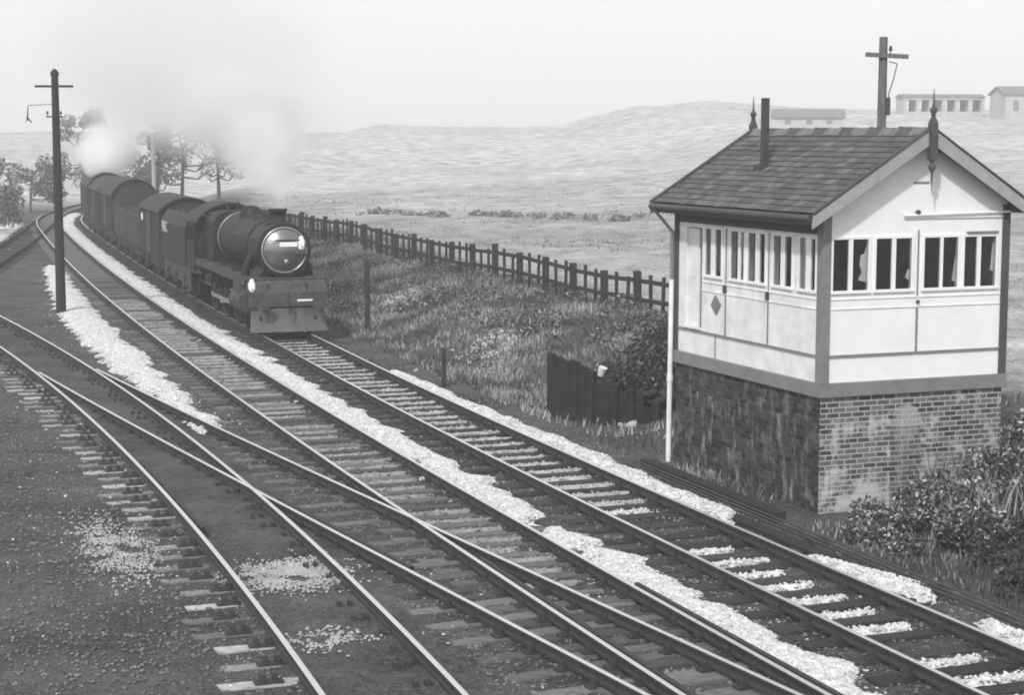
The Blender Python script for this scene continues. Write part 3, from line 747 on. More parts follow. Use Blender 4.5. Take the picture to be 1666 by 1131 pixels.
for yf in (yA - .06, yB + .06):
    b = MB(); b.box(RX - .065, RX + .065, yf - .05, yf + .05, 5.74, 6.34, 0)
    b.hexa([(RX - .065, yf - .05, 6.342), (RX + .065, yf - .05, 6.342), (RX + .065, yf + .05, 6.342), (RX - .065, yf + .05, 6.342)],
           [(RX - .02, yf - .02, 6.45), (RX + .02, yf - .02, 6.45), (RX + .02, yf + .02, 6.45), (RX - .02, yf + .02, 6.45)], 0)
    b.lathe([(6.44, .02), (6.46, .045), (6.49, .03), (6.51, .05), (6.545, .062), (6.58, .05), (6.6, .025), (6.62, .03), (6.64, .018), (6.88, .006)], (RX, yf, 0), 'Z', 12)
    b.lathe([(5.25, .004), (5.5, .014), (5.56, .022), (5.6, .055), (5.65, .06), (5.69, .03), (5.74, .045)], (RX, yf, 0), 'Z', 12)
    sbx(b, 'finial', [M['dark_paint']])
b = MB(); b.tube((EV - .07, yA + .05, 4.83), (EV - .07, yB - .02, 4.83), .055, n=10); b.box(EV - .03, EV - .005, yA + .02, yB - .02, 4.72, 4.885)
sbx(b, 'gutter', [M['dark_paint']])
b = MB(); b.tube((EV - .07, L + .2, 4.8), (-.10, L + .02, 4.36), .03); b.tube((-.10, L + .02, 4.38), (-.10, L + .02, 3.45), .035)
dp = sbx(b, 'downpipe', [M['grey_paint']])
b = MB(); b.tube((-.10, L + .02, 3.47), (-.12, L + .04, -.05), .048, .05, n=12); b.tube((-.11, L + .03, 1.55), (-.11, L + .03, 1.66), .062, n=12)
sbx(b, 'lower_pipe', [M['white_old']], dp)
b = MB(); b.box(.705, .815, 3.195, 3.305, 5.4, 6.8); b.box(.62, .9, 3.1, 3.4, 5.46, 5.6); sbx(b, 'stove_pipe', [M['iron']])
# white conduit across the gable, vent
b = MB(); b.tube((1.5, -.05, 4.84), (W + .02, -.05, 4.88), .022, n=8); b.tube((1.5, -.05, 4.84), (1.5, -.01, 4.90), .018, n=8)
b.box(1.5, W, -.03, 0, 4.79, 4.815); sbx(b, 'conduit', [M['white']])
b = MB(); b.lathe([(4.86, .03), (4.9, .05), (4.93, .02)], (1.75, -.05, 0), 'Z', 10); sbx(b, 'lamp_fitting', [M['iron']])
b = MB(); b.box(1.68, 1.98, -.012, 0, 5.36, 5.39); sbx(b, 'vent_slot', [M['grey_paint']])
b = MB(); b.box(2.74, 3.36, -.05, -.01, 4.53, 4.56); sbx(b, 'drip_board', [M['grey_paint']])

# point rods and a trunking board along the foot of the box
b = MB()
q = sub(p3, 20, 34); t = offset(q, 1.75)
for o_, r_ in ((1.62, .018), (1.75, .018), (1.88, .018)):
    qq = offset(q, o_)
    for i in range(0, len(qq) - 4, 4): b.tube((qq[i][0], qq[i][1], -.1), (qq[min(i + 4, len(qq) - 1)][0], qq[min(i + 4, len(qq) - 1)][1], -.1), r_, n=6)
rods = empty('point_rodding', (0, 0, 0), 0, 'dark point rods running low along the foot of the signal box', 'point rodding')
b.build('rods', M['iron'], rods)
for i in range(2, len(t) - 1, 6):
    b = MB(); a_ = math.atan2(*(t[i + 1] - t[i])[::-1]); rm = Matrix.Rotation(a_, 3, 'Z')
    b.box(t[i][0] - .06, t[i][0] + .06, t[i][1] - .26, t[i][1] + .26, -.26, -.125, rot=rm); b.build('roller_stool', M['iron'], rods)
for (s0, s1, off_, hh) in ((24.5, 30.2, 1.42, .02), (28.5, 33.6, 2.05, .12)):
    q = sub(p3, s0, s1); a_ = offset(q, off_ - .12); c_ = offset(q, off_ + .12); b = MB()
    for i in range(len(q) - 1):
        b.hexa([(a_[i][0], a_[i][1], -.3), (c_[i][0], c_[i][1], -.3), (c_[i + 1][0], c_[i + 1][1], -.3), (a_[i + 1][0], a_[i + 1][1], -.3)],
               [(a_[i][0], a_[i][1], -.17 + hh), (c_[i][0], c_[i][1], -.17 + hh), (c_[i + 1][0], c_[i + 1][1], -.17 + hh), (a_[i + 1][0], a_[i + 1][1], -.17 + hh)])
    tag(b.build('timber_kerb', M['wood']), ['low tarred timber edging close to the right rail by the box corner', 'dark timber board laid along the brick foot of the signal box'][off_ > 1.6], 'timber edging')

# ------------------------------------------------------------------ poles and posts
def pole_mesh(h, r0, r1, cap=True):
    b = MB(); b.lathe([(-.5, r0 * 1.02), (0, r0), (h * .5, (r0 + r1) / 2), (h - .1, r1)], (0, 0, 0), 'Z', 14)
    b.lathe([(h - .1, r1 * 1.25), (h + .02, r1 * 1.2), (h + .12, r1 * .5), (h + .15, .01)], (0, 0, 0), 'Z', 14); return b
def insulator(mb, x, y, z, mi=0): mb.lathe([(0, .012), (.06, .012), (.065, .035), (.1, .045), (.13, .03), (.15, .035), (.18, .02)], (x, y, z), 'Z', 8, mi)
tp = empty('telegraph_pole', (-16.28, 64.77, gz(-16.28, 64.77)), 0, 'tall dark telegraph pole with two cross arms left of the train', 'telegraph pole', None)
H1 = 8.72
pole_mesh(H1 - .1, .185, .125).build('pole', M['wood'], tp)
b = MB(); b.box(-.68, .68, -.17, -.10, H1 - .62, H1 - .54); a_ = b.build('cross_arm', M['wood'], tp)
def insulators(pts, arm):
    for x, y, z in pts: b = MB(); insulator(b, x, y, z); b.build('insulator', M['iron'], arm)
b = MB(); b.box(-.3, .26, -.18, -.12, H1 - 1.68, H1 - 1.63); a_ = b.build('cross_arm', M['wood'], tp)
insulators([(-.26, -.15, H1 - 1.63), (.22, -.15, H1 - 1.63)], a_)
b = MB(); b.tube((0, -.12, H1 - 1.2), (-.95, -.12, H1 - 1.26), .012, n=6); b.tube((-.95, -.12, H1 - 1.26), (-.98, -.12, H1 - 1.72), .014, .035, n=6)
b.tube((-.98, -.12, H1 - 1.70), (-.83, -.12, H1 - 1.86), .04, .02, n=6); b.tube((-.98, -.12, H1 - 1.7), (-1.02, -.12, H1 - 1.84), .03, .015, n=6)
b.build('hanging_bracket', M['iron'], tp)

tq = empty('telegraph_pole', (8.35, 41.0, gz(8.35, 41.0)), 0, 'telegraph pole with one cross arm rising behind the roof of the signal box', 'telegraph pole')
zb = 8.36 - gz(8.35, 41.0)
b = MB(); b.lathe([(-.5, .13), (0, .125), (zb, .095)], (0, 0, 0), 'Z', 14); b.build('pole', M['wood_grey'], tq)
b = MB(); b.box(-.42, .54, -.15, -.09, zb - .47, zb - .37, rot=Matrix.Rotation(R(3), 3, 'Y')); a_ = b.build('cross_arm', M['wood_grey'], tq)
insulators([(.14, -.12, zb - .38)], a_)
b = MB()
for p0, p1_ in (((.12, -.1, zb - .55), (.3, -.1, zb - .6)), ((.3, -.1, zb - .6), (.22, -.12, zb - .95)), ((.22, -.12, zb - .95), (.13, -.1, zb - 1.25)), ((.13, -.1, zb - 1.25), (.11, -.1, zb - 1.7))): b.tube(p0, p1_, .012, n=6)
b.box(.08, .17, -.1, .02, zb - 1.75, zb - 1.35); b.build('cable_box', M['iron'], tq)

sp = empty('signal_post', (-20.6, 104.0, gz(-20.6, 104)), 0, 'slim white post standing up behind the roofs of the train', 'post')
b = MB(); b.lathe([(0, .14), (6.6, .11), (6.62, .16), (6.7, .16), (6.78, .02)], (0, 0, 0), 'Z', 12); b.build('post', M['white'], sp)
b = MB(); b.box(-.32, -.14, -.05, .0, 5.6, 6.5); b.build('arm_bracket', M['wood_grey'], sp)

def post(x, y, h, r, label, lean=0):
    o = empty('timber_post', (x, y, gz(x, y)), 0, label, 'post'); b = MB(); b.lathe([(-.3, r * 1.05), (h - .02, r), (h, r * .85)], (0, 0, 0), 'Z', 10); b.build('post', M['wood'], o); o.rotation_euler = (0, lean, 0)
    return o
post(-4.72, 58.6, 2.35, .085, 'stout dark timber post standing alone on the grass bank right of the engine')
post(-1.74, 45.6, 1.0, .06, 'short dark timber stake at the foot of the grass bank')

# ------------------------------------------------------------------ boundary fence
fence = empty('boundary_fence', (0, 0, 0), 0, 'long dark post and rail fence along the top of the grass bank', 'fence')
A0 = np.array([7.6, 46.5]); A1 = np.array([-19.8, 120.5]); Lf = np.linalg.norm(A1 - A0); dv = (A1 - A0) / Lf
def fpt(s):
    q = A0 + dv * s; q = q + np.array([dv[1], -dv[0]]) * 1.2 * math.sin(s / 78 * math.pi) * -.25
    return q[0], q[1], gz(q[0], q[1])
FH = 1.18
ns = int(Lf / 2.56)
fr = random.Random(3)
zs = [fpt(i * 2.56)[2] for i in range(ns + 1)]
zs = np.convolve(np.pad(zs, 1, 'edge'), [.25, .5, .25], 'valid')
fa = math.atan2(dv[1], dv[0])
for i in range(ns + 1):
    x, y, z = fpt(i * 2.56); h = FH + fr.uniform(-.06, .2); b = MB()
    b.box(-.13, .13, -.09, .09, -.5, h); o = b.build('post', M['wood'], fence, bevel=.01); o.location = (x, y, zs[i]); o.rotation_euler = (fr.uniform(-.03, .03), fr.uniform(-.03, .03), fa)
    if i < ns:
        for k in (1, 2):
            t = k / 3; x2, y2, _ = fpt((i + t) * 2.56); zz = zs[i] * (1 - t) + zs[i + 1] * t
            b = MB(); b.box(-.07, .07, -.085, -.02, -.2, FH + fr.uniform(-.1, .12)); o = b.build('pale', M['wood'], fence); o.location = (x2, y2, zz); o.rotation_euler = (fr.uniform(-.02, .02), fr.uniform(-.025, .025), fa)
for hh in (FH - .14, FH - .72):
    b = MB()
    for i in range(ns):
        x, y, _ = fpt(i * 2.56); x2, y2, _ = fpt((i + 1) * 2.56); nv = np.array([dv[1], -dv[0]]) * .028; j0, j1 = fr.uniform(-.025, .025), fr.uniform(-.025, .025)
        z0, z1 = zs[i] + hh + j0, zs[i + 1] + hh + j1
        b.hexa([(x - nv[0], y - nv[1], z0 - .07), (x + nv[0], y + nv[1], z0 - .05), (x2 + nv[0], y2 + nv[1], z1 - .07), (x2 - nv[0], y2 - nv[1], z1 - .07)],
               [(x - nv[0], y - nv[1], z0 + .07), (x + nv[0], y + nv[1], z0 + .05), (x2 + nv[0], y2 + nv[1], z1 + .07), (x2 - nv[0], y2 - nv[1], z1 + .07)])
    b.build('fence_rail', M['wood'], fence)

# ------------------------------------------------------------------ sleeper-built bunker at the foot of the bank
BKA = R(-29)
bk = empty('coal_bunker', (.78, 40.4, -.2), BKA, 'low dark bunker of rough old sleepers let into the bank left of the downpipe', 'bunker')
fr = random.Random(8)
b = MB()
for k in range(14):                                  # upright sleepers sawn off to a slope
    h = 1.50 - .07 * k + fr.uniform(-.07, .03) - (.22 if k in (6, 9, 12) else 0); w_ = .2; j = fr.uniform(-.025, .025); x = k * w_
    b.hexa([(x, j, -.5), (x + w_ - .004, j, -.5), (x + w_ - .004, j + .18, -.5), (x, j + .18, -.5)], [(x, j, h + .03), (x + w_ - .004, j, h - .035), (x + w_ - .004, j + .18, h - .035), (x, j + .18, h + .03)])
M['bunker_wood'] = mat('bunker_timber', .02, .9, .5, 3, .5, 18)
b.build('front_wall', M['bunker_wood'], bk, bevel=.015)
b = MB()
for k in range(4): b.box(-.12, .08, .24, 2.2 + fr.uniform(-.15, .1), -.4 + k * .32, -.4 + k * .32 + .312)
b.build('end_wall', M['wood'], bk, bevel=.015)

b = MB()
for k in range(150): b.ico((fr.uniform(.2, 3.0), fr.uniform(.35, 2.0), .35 + fr.uniform(0, .3)), fr.uniform(.08, .2))
tag(b.build('coal_heap', M['coal']), 'heap of dark coal lying in the sleeper bunker', 'coal', kind='stuff').matrix_world = Matrix.Translation(bk.location) @ Matrix.Rotation(BKA, 4, 'Z')
patch(2.75, 39.9, .35, .5, 0, 60, M['lime_mid'], 'grey rubble lying in the hollow at the low end of the bunker', .13, 'rubble')
q_ = Matrix.Rotation(BKA, 3, 'Z') @ Vector((1.32, .1, 0))
bq = empty('bucket', (.78 + q_.x, 40.4 + q_.y, -.2 + 1.02), .3, 'small pale bucket standing on the stepped top of the dark bunker', 'bucket')
bq.scale = (.7, .7, .65); bq.rotation_euler = (.25, .2, .3)
b = MB(); b.lathe([(0, .1), (.02, .11), (.3, .15), (.31, .155), (.29, .14), (.03, .1)], (0, 0, 0), 'Z', 14); b.build('bucket_body', M['curtain'], bq)
b = MB()
for i in range(8):
    t0, t1 = math.pi * i / 8, math.pi * (i + 1) / 8; b.tube((math.cos(t0) * .15, 0, .3 + math.sin(t0) * .12), (math.cos(t1) * .15, 0, .3 + math.sin(t1) * .12), .008, n=5)
b.build('bail', M['iron'], bq)

# ------------------------------------------------------------------ the train
D3 = np.r_[0, np.cumsum(np.hypot(*np.diff(p3, axis=0).T))]
S0 = float(np.interp(55.0, p3[:, 1], D3))
def on_track(s): return np.interp(S0 + s, D3, p3[:, 0]), np.interp(S0 + s, D3, p3[:, 1])
def vehicle(name, s_front, s_rear, label, cat, group=None):
    a = on_track(s_front); c = on_track(s_rear); rz = math.atan2(-(c[0] - a[0]), c[1] - a[1])
    return empty(name, (a[0], a[1], 0), rz, label, cat, group)
def spoked(mb, x, y, r, wdt=.13, spokes=14, mi=0):
    n = 28; mb.lathe([(-wdt / 2, r - .1), (-wdt / 2, r), (wdt / 2 - .03, r), (wdt / 2, r + .025), (wdt / 2, r - .1), (-wdt / 2, r - .1)], (x, y, r), 'X', n, mi, False, False)
    mb.lathe([(-wdt / 2 - .02, r * .2), (wdt / 2 + .02, r * .2)], (x, y, r), 'X', 14, mi)
    for k in range(spokes):
        t = 2 * math.pi * k / spokes; mb.tube((x, y + math.cos(t) * r * .18, r + math.sin(t) * r * .18), (x, y + math.cos(t) * (r - .09), r + math.sin(t) * (r - .09)), .03, n=5, mi=mi, cap=False)
def disc_wheel(mb, x, y, r, wdt=.13, mi=0):
    mb.lathe([(-wdt / 2, .02), (-wdt / 2 - .03, .12), (-wdt / 2, .16), (-.02, r - .1), (-wdt / 2, r - .07), (-wdt / 2, r), (wdt / 2, r), (wdt / 2, r - .07), (.02, r - .1), (wdt / 2, .16), (wdt / 2 + .03, .12), (wdt / 2, .02)], (x, y, r), 'X', 24, mi, False)
def buffers(root, y0, y1, m, z=1.05):
    for x in (-.87, .87):
        b = MB(); dy = y1 - y0; b.lathe([(0, .1), (dy * .55, .09), (dy * .56, .06), (dy * .9, .06), (dy * .91, .2), (dy, .22)], (x, y0, z), 'Y', 16); b.build('buffer', m, root)
def lamp(root, x, y, z, name='lamp'):
    b = MB(); b.lathe([(0, .1), (.05, .11), (.27, .11), (.31, .07), (.36, .075), (.4, .03)], (x, y, z), 'Z', 12); b.lathe([(-.16, .07), (-.1, .075)], (x, y, z + .15), 'Y', 12)
    return b.build(name, M['lamp_white'], root)

LO = vehicle('steam_locomotive', 0, 12.7, 'black steam locomotive with a round smokebox front and low snowplough heading the train', 'locomotive')
lb, lg = M['loco'], M['loco_grime']
b = MB(); b.box(-1.22, 1.22, .46, .52, .90, 1.35); bb = b.build('buffer_beam', lg, LO, bevel=.01)
b = MB(); b.box(-.02, .02, .44, .455, .9, 1.35); b.build('joint_strip', M['loco_wheel'], bb)
b = MB(); b.box(.28, .86, .435, .455, 1.06, 1.12); b.build('beam_plate', M['lamp_white'], bb)
buffers(LO, .46, .06, lg)
b = MB(); b.tube((0, .46, 1.02), (0, .2, 1.0), .04, n=8); b.tube((0, .2, 1.0), (0, .2, .7), .035, n=8); b.build('coupling_hook', M['loco_wheel'], LO)
M['plough'] = mat('plough_plate', .1, .55, .25, 2.5, .08, 9)
b = MB(); n = 12
for k in range(n):                                              # curved plate, hollow towards the front
    u0, u1 = k / n, (k + 1) / n
    def pp(u, x): return (x * (1.2 - .06 * u), .30 + .22 * math.sin(u * math.pi * .5) - .22 * u * .2 + abs(x) * .1, .13 + .72 * u)
    for x0, x1 in ((-1, -.5), (-.5, 0), (0, .5), (.5, 1)):
        q = [pp(u0, x0), pp(u0, x1), pp(u1, x1), pp(u1, x0)]; b.hexa(q, [(v[0], v[1] + .03, v[2]) for v in q])
b.build('snowplough', M['plough'], LO)
b = MB(); b.box(-.9, -.8, .5, 1.6, .35, .6); b.box(.8, .9, .5, 1.6, .35, .6); b.build('plough_bracket', M['loco_wheel'], LO)
b = MB(); b.prism([(.50, 1.352), (.95, 1.352), (.95, 1.70), (.80, 1.72)], -1.22, 1.22, 'X'); b.build('front_apron', lg, LO)
b = MB(); b.box(-1.28, 1.28, .78, 10.8, 1.722, 1.762); b.box(-1.28, -1.25, .95, 10.8, 1.56, 1.72); b.box(1.25, 1.28, .95, 10.8, 1.56, 1.72); b.box(-1.28, 1.28, .765, .78, 1.725, 1.765)
b.build('running_plate', lg, LO)
b = MB(); b.box(-.62, -.58, .55, 11.1, .7, 1.6); b.box(.58, .62, .55, 11.1, .7, 1.6); b.box(-.57, .57, 1.0, 10.5, 1.1, 1.5); b.build('frame', M['loco_wheel'], LO)
AX = 2.62
b = MB(); b.lathe([(1.0, .80), (1.0, .845), (1.06, .85), (1.08, .825), (2.9, .825)], (0, 0, AX), 'Y', 48); b.build('smokebox', lb, LO)
b = MB(); b.prism([(-.75, 1.764), (.75, 1.764), (.55, 2.1), (.5, 2.3), (-.5, 2.3), (-.55, 2.1)], 1.25, 2.7); b.build('smokebox_saddle', lb, LO)
b = MB(); b.lathe([(.74, .001), (.75, .15), (.79, .34), (.86, .5), (.94, .615), (.97, .66), (.998, .67)], (0, 0, AX), 'Y', 48, caps=False); dr = b.build('smokebox_door', M['loco_front'], LO)
b = MB(); b.lathe([(.985, .672), (.96, .685), (.96, .71), (.985, .725)], (0, 0, AX), 'Y', 48, caps=False); b.build('door_ring', M['steel'], dr)
b = MB(); b.box(-.5, .5, .73, .76, AX + .30, AX + .335); b.build('handrail', M['loco_wheel'], dr)
b = MB(); b.box(-.2, .36, .715, .73, AX + .12, AX + .26); b.build('number_plate', M['lamp_white'], dr)
b = MB(); b.lathe([(.66, .03), (.68, .075), (.72, .07), (.76, .04)], (0, 0, AX - .34), 'Y', 14); b.build('door_dart', M['steel'], dr)
for z in (AX + .16, AX - .16):
    b = MB(); b.box(.3, .68, .84, .87, z - .03, z + .03, rot=Matrix.Rotation(R(18), 3, 'Z')); b.build('hinge_strap', M['loco_wheel'], dr)
lamp(LO, .50, .82, AX + .04); lamp(LO, -1.1, .62, 1.37)
b = MB(); b.lathe([(.78, .42), (.83, .33), (.9, .27), (1.15, .255), (1.17, .3), (1.25, .3), (1.25, .24)], (0, 1.95, AX), 'Z', 24); b.build('chimney', lb, LO)
b = MB(); b.lathe([(2.9, .83), (2.92, .85), (3.0, .85), (3.02, .80), (5.6, .84), (8.8, .88)], (0, 0, AX + .02), 'Y', 40); bo = b.build('boiler', lb, LO)
for y, r in ((8.2, .873),):  # bright steel ring added to give the boiler a pale crescent highlight
    b = MB(); b.lathe([(y - .03, r), (y - .03, r + .012), (y + .03, r + .013), (y + .03, r)], (0, 0, AX + .02), 'Y', 40, caps=False); b.build('highlight_band', M['steel'] if y > 6 else lb, bo)
b = MB(); b.lathe([(.74, .46), (.84, .40), (1.0, .36), (1.12, .28), (1.18, .14), (1.19, .01)], (0, 6.6, AX), 'Z', 24); b.build('steam_dome', lb, LO)
b = MB(); b.lathe([(.72, .3), (.85, .25), (.98, .2), (1.02, .05)], (0, 4.7, AX), 'Z', 18); b.build('top_feed', lb, LO)
pts = [(-.95, 1.77), (.95, 1.77), (.97, 2.6), (.93, 3.15), (.78, 3.42), (.45, 3.52), (-.45, 3.52), (-.78, 3.42), (-.93, 3.15), (-.97, 2.6)]
b = MB(); b.prism(pts, 8.75, 10.85); b.build('firebox', lb, LO)
for x in (-.18, .18):
    b = MB(); b.lathe([(3.5, .09), (3.75, .07), (3.8, .04)], (x, 10.1, 0), 'Z', 10); b.build('safety_valve', lb, LO)
for x in (-1, 1):
    b = MB(); b.tube((x * .93, 1.2, AX + .33), (x * .98, 10.7, AX + .36), .018, n=6)
    for y in (1.6, 3.4, 5.4, 7.6, 10.2): b.tube((x * .8, y, AX + .3), (x * .95, y, AX + .34), .018, n=5)
    b.build('boiler_handrail', M['loco_wheel'], LO)
    b = MB(); b.tube((x * .55, 2.2, AX + .3), (x * .98, 2.2, 2.05), .13, n=10); b.tube((x * .98, 2.2, 2.1), (x * 1.02, 2.2, 1.74), .14, n=10); b.build('steam_pipe', lb, LO)
    b = MB(); b.lathe([(1.45, .3), (1.47, .36), (1.55, .37), (1.57, .34), (2.75, .34), (2.77, .37), (2.84, .37), (2.86, .3)], (x * 1.08, 0, .98), 'Y', 24); b.box(x * 1.08 - .24, x * 1.08 + .24, 1.6, 2.75, 1.28, 1.56); b.build('cylinder', lg, LO)
    b = MB(); b.tube((x * 1.08, 2.86, .98), (x * 1.08, 4.0, .98), .05, n=8); b.box(x * 1.08 - .06, x * 1.08 + .06, 2.9, 4.3, 1.12, 1.18); b.box(x * 1.08 - .06, x * 1.08 + .06, 2.9, 4.3, .78, .84); b.box(x * 1.08 - .08, x * 1.08 + .08, 3.75, 4.05, .84, 1.12); b.build('crosshead', M['steel'], LO)
    b = MB(); b.box(x * 1.0 - .03, x * 1.0 + .03, 3.95, 7.05, .62, .76, rot=Matrix.Rotation(R(-5), 3, 'X')); b.box(x * .93 - .025, x * .93 + .025, 4.7, 9.4, .55, .68); b.build('connecting_rod', M['steel'], LO)
    for y in (4.7, 7.0, 9.3):
        b = MB(); spoked(b, x * .76, y, .90); b.build('driving_wheel', M['loco_wheel'], LO)
        b = MB(); n = 12
        o = [(y + .99 * math.cos(t), .9 + .99 * math.sin(t)) for t in np.linspace(R(62), R(118), n)]
        b.prism([(o[0][0], 1.763)] + o + [(o[-1][0], 1.763)], x * .62, x * 1.0, 'X'); b.build('splasher', lb, LO)
    for y in (1.15, 3.2):
        b = MB(); spoked(b, x * .76, y, .5, spokes=10); b.build('bogie_wheel', M['loco_wheel'], LO)
    b = MB(); b.box(x * 1.28 - .03, x * 1.28 + .03, 10.9, 12.65, 1.35, 2.35); b.box(x * 1.28 - .03, x * 1.28 + .03, 10.9, 11.12, 2.35, 3.1); b.box(x * 1.28 - .03, x * 1.28 + .03, 11.85, 12.0, 2.35, 3.1); b.box(x * 1.28 - .03, x * 1.28 + .03, 11.12, 11.85, 2.95, 3.1); b.build('cab_side', lb, LO)
    b = MB(); b.box(x * .98, x * 1.25, 10.86, 10.88, 2.65, 3.15); b.build('cab_front_window', M['glass'], LO)
    b = MB(); b.box(x * 1.26 - .1, x * 1.26 + .1, 12.2, 12.6, .45, .5); b.box(x * 1.26 - .1, x * 1.26 + .1, 12.2, 12.6, .9, .95); b.box(x * 1.26 - .02, x * 1.26 + .02, 12.15, 12.65, .45, 1.35); b.build('footsteps', lg, LO)
def roof_arc(hw, z_e, z_c, n=18, th=.05):
    k = (hw * hw - (z_c - z_e)**2) / (2 * (z_c - z_e)) if z_c > z_e else 0; r = math.hypot(hw, k); t0 = math.asin(hw / r)
    if k < 0: t0 = math.pi - t0
    up = [(r * math.sin(t), z_c - r + r * math.cos(t)) for t in np.linspace(-t0, t0, n)]
    dn = [(a * (1 - th / hw), z - th) for a, z in reversed(up)]
    return up + dn
b = MB(); b.prism(roof_arc(1.31, 3.06, 3.76), 10.7, 13.2, smooth=False); b.build('cab_roof', M['van_roof'], LO)
b = MB()
o = roof_arc(1.25, 3.02, 3.72)[:18]; b.prism([(-1.25, 1.77), (-1.25, 3.0)] + o + [(1.25, 3.0), (1.25, 1.77)], 10.9, 10.93); b.build('cab_front', lb, LO)
b = MB(); b.box(-1.25, 1.25, 10.95, 12.7, 1.2, 1.5); b.build('cab_floor', lg, LO)
b = MB(); b.box(-1.0, 1.0, 10.7, 10.72, 3.3, 3.32); b.build('whistle_rail', M['steel'], LO)

TE = vehicle('locomotive_tender', 13.3, 20.5, 'black coal tender with pale lettering coupled behind the engine cab', 'tender')
b = MB(); b.prism([(-1.26, 1.35), (1.26, 1.35), (1.26, 2.72), (1.18, 2.9), (1.0, 3.2), (.92, 3.2), (.92, 2.4), (-.92, 2.4), (-.92, 3.2), (-1.0, 3.2), (-1.18, 2.9), (-1.26, 2.72)], .1, 7.1); tb = b.build('tank', lb, TE)
b = MB(); b.box(-.918, .918, .1, .14, 2.4, 3.2); b.box(-1.0, 1.0, 6.3, 7.1, 2.4, 3.1); b.build('bulkhead', lb, TE)
b = MB(); fr = random.Random(4)
for k in range(260): b.ico((fr.uniform(-.85, .85), fr.uniform(.4, 6.2), 2.5 + fr.uniform(0, .65)), fr.uniform(.1, .2))
b.build('coal_load', M['coal'], TE)['kind'] = 'stuff'
b = MB(); b.box(-1.15, -1.1, .1, 7.1, .62, 1.3); b.box(1.1, 1.15, .1, 7.1, .62, 1.3); b.box(-1.2, 1.2, .0, 7.2, 1.25, 1.348); b.build('frame', lg, TE)
for x in (-1, 1):
    for y in (1.1, 3.55, 6.0):
        b = MB(); spoked(b, x * .76, y, .65, spokes=10); b.build('wheel', M['loco_wheel'], TE)
        b = MB(); b.box(x * 1.17 - .08, x * 1.17 + .08, y - .16, y + .16, .5, .82); b.box(x * 1.2 - .05, x * 1.2 + .05, y - .5, y + .5, .86, .96); b.build('axle_box', lg, TE)
def text_mesh(txt, size, name, m, parent, mtx):
    c = bpy.data.curves.new('t', 'FONT'); c.body = txt; c.size = size; c.extrude = .004; c.align_x = 'CENTER'; c.align_y = 'CENTER'
    o = bpy.data.objects.new('t', c); col.objects.link(o); me = bpy.data.meshes.new_from_object(o.evaluated_get(bpy.context.evaluated_depsgraph_get()))
    bpy.data.objects.remove(o); me.name = name; o = bpy.data.objects.new(name, me); me.materials.clear(); me.materials.append(m); col.objects.link(o); o.parent = parent; o.matrix_local = mtx; return o
mt = Matrix.Translation((-1.266, 6.1, 2.5)) @ Matrix(((0, 0, -1, 0), (-1, 0, 0, 0), (0, 1, 0, 0), (0, 0, 0, 1)))
text_mesh('N S C', .62, 'lettering', M['lamp_white'], tb, mt)
buffers(TE, 7.15, 7.5, lg)

def wagon_under(root, Ln):
    b = MB(); b.box(-1.15, 1.15, .3, Ln - .3, .95, 1.12); b.box(-1.05, -1.0, .35, Ln - .35, .62, .95); b.box(1.0, 1.05, .35, Ln - .35, .62, .95); b.build('underframe', M['loco_wheel'], root)
    for y in (Ln * .22, Ln * .78):
        for x in (-1, 1):
            b = MB(); disc_wheel(b, x * .76, y, .48); b.build('wheel', M['loco_wheel'], root)
            b = MB(); b.box(x * 1.08 - .07, x * 1.08 + .07, y - .14, y + .14, .38, .66); b.box(x * 1.08 - .04, x * 1.08 + .04, y - .55, y + .55, .68, .78); b.build('axle_box', M['loco_wheel'], root)
    buffers(root, .3, -.02, M['loco_wheel']); buffers(root, Ln - .3, Ln + .02, M['loco_wheel'])
def van(s0, Ln, zt, label, m):
    r = vehicle('covered_van', s0, s0 + Ln, label, 'railway van', 'goods vehicles of the train'); wagon_under(r, Ln)
    b = MB(); hw = 1.22; o = roof_arc(hw, 3.0, zt - .05)[:18]
    b.prism([(-hw, 1.125), (-hw, 2.98)] + o + [(hw, 2.98), (hw, 1.125)], .3, Ln - .3)
    body = b.build('body', m, r)
    b = MB()
    k = 12
    for i in range(k + 1):
        y = .3 + (Ln - .6) * i / k
        for x in (-1, 1): b.box(x * hw - .02 if x > 0 else -hw - .025, x * hw + .025 if x > 0 else -hw + .02, y - .03, y + .03, 1.13, 2.95)
    for x in (-.8, -.4, 0, .4, .8): b.box(x - .03, x + .03, .27, .3, 1.13, 3.1)
    b.build('battens', m, r)
    for x in (-1, 1):
        b = MB(); b.box(*( (hw + .026, hw + .05) if x > 0 else (-hw - .05, -hw - .026)), Ln / 2 - .8, Ln / 2 + .8, 1.2, 2.9); b.build('door', M['wagon'], r)
    b = MB(); b.prism(roof_arc(hw + .08, 2.98, zt), .15, Ln - .15); b.build('roof', M['van_roof'], r)
    return r
def openw(s0, Ln, label):
    r = vehicle('open_wagon', s0, s0 + Ln, label, 'open wagon', 'goods vehicles of the train'); wagon_under(r, Ln); hw = 1.2
    b = MB(); b.box(-hw, hw, .3, .38, 1.125, 2.5); b.box(-hw, hw, Ln - .38, Ln - .3, 1.125, 2.5); b.box(-hw, -hw + .07, .382, Ln - .382, 1.125, 2.5); b.box(hw - .07, hw, .382, Ln - .382, 1.125, 2.5); b.box(-hw + .08, hw - .08, .39, Ln - .39, 1.13, 1.2)
    b.build('body', M['wagon'], r)
    for i in range(7):
        y = .34 + (Ln - .68) * i / 6
        b = MB(); b.box(-hw - .03, -hw - .002, y - .03, y + .03, 1.13, 2.48); b.build('stanchion', M['wagon'], r)
        b = MB(); b.box(hw + .002, hw + .03, y - .03, y + .03, 1.13, 2.48); b.build('stanchion', M['wagon'], r)
    return r
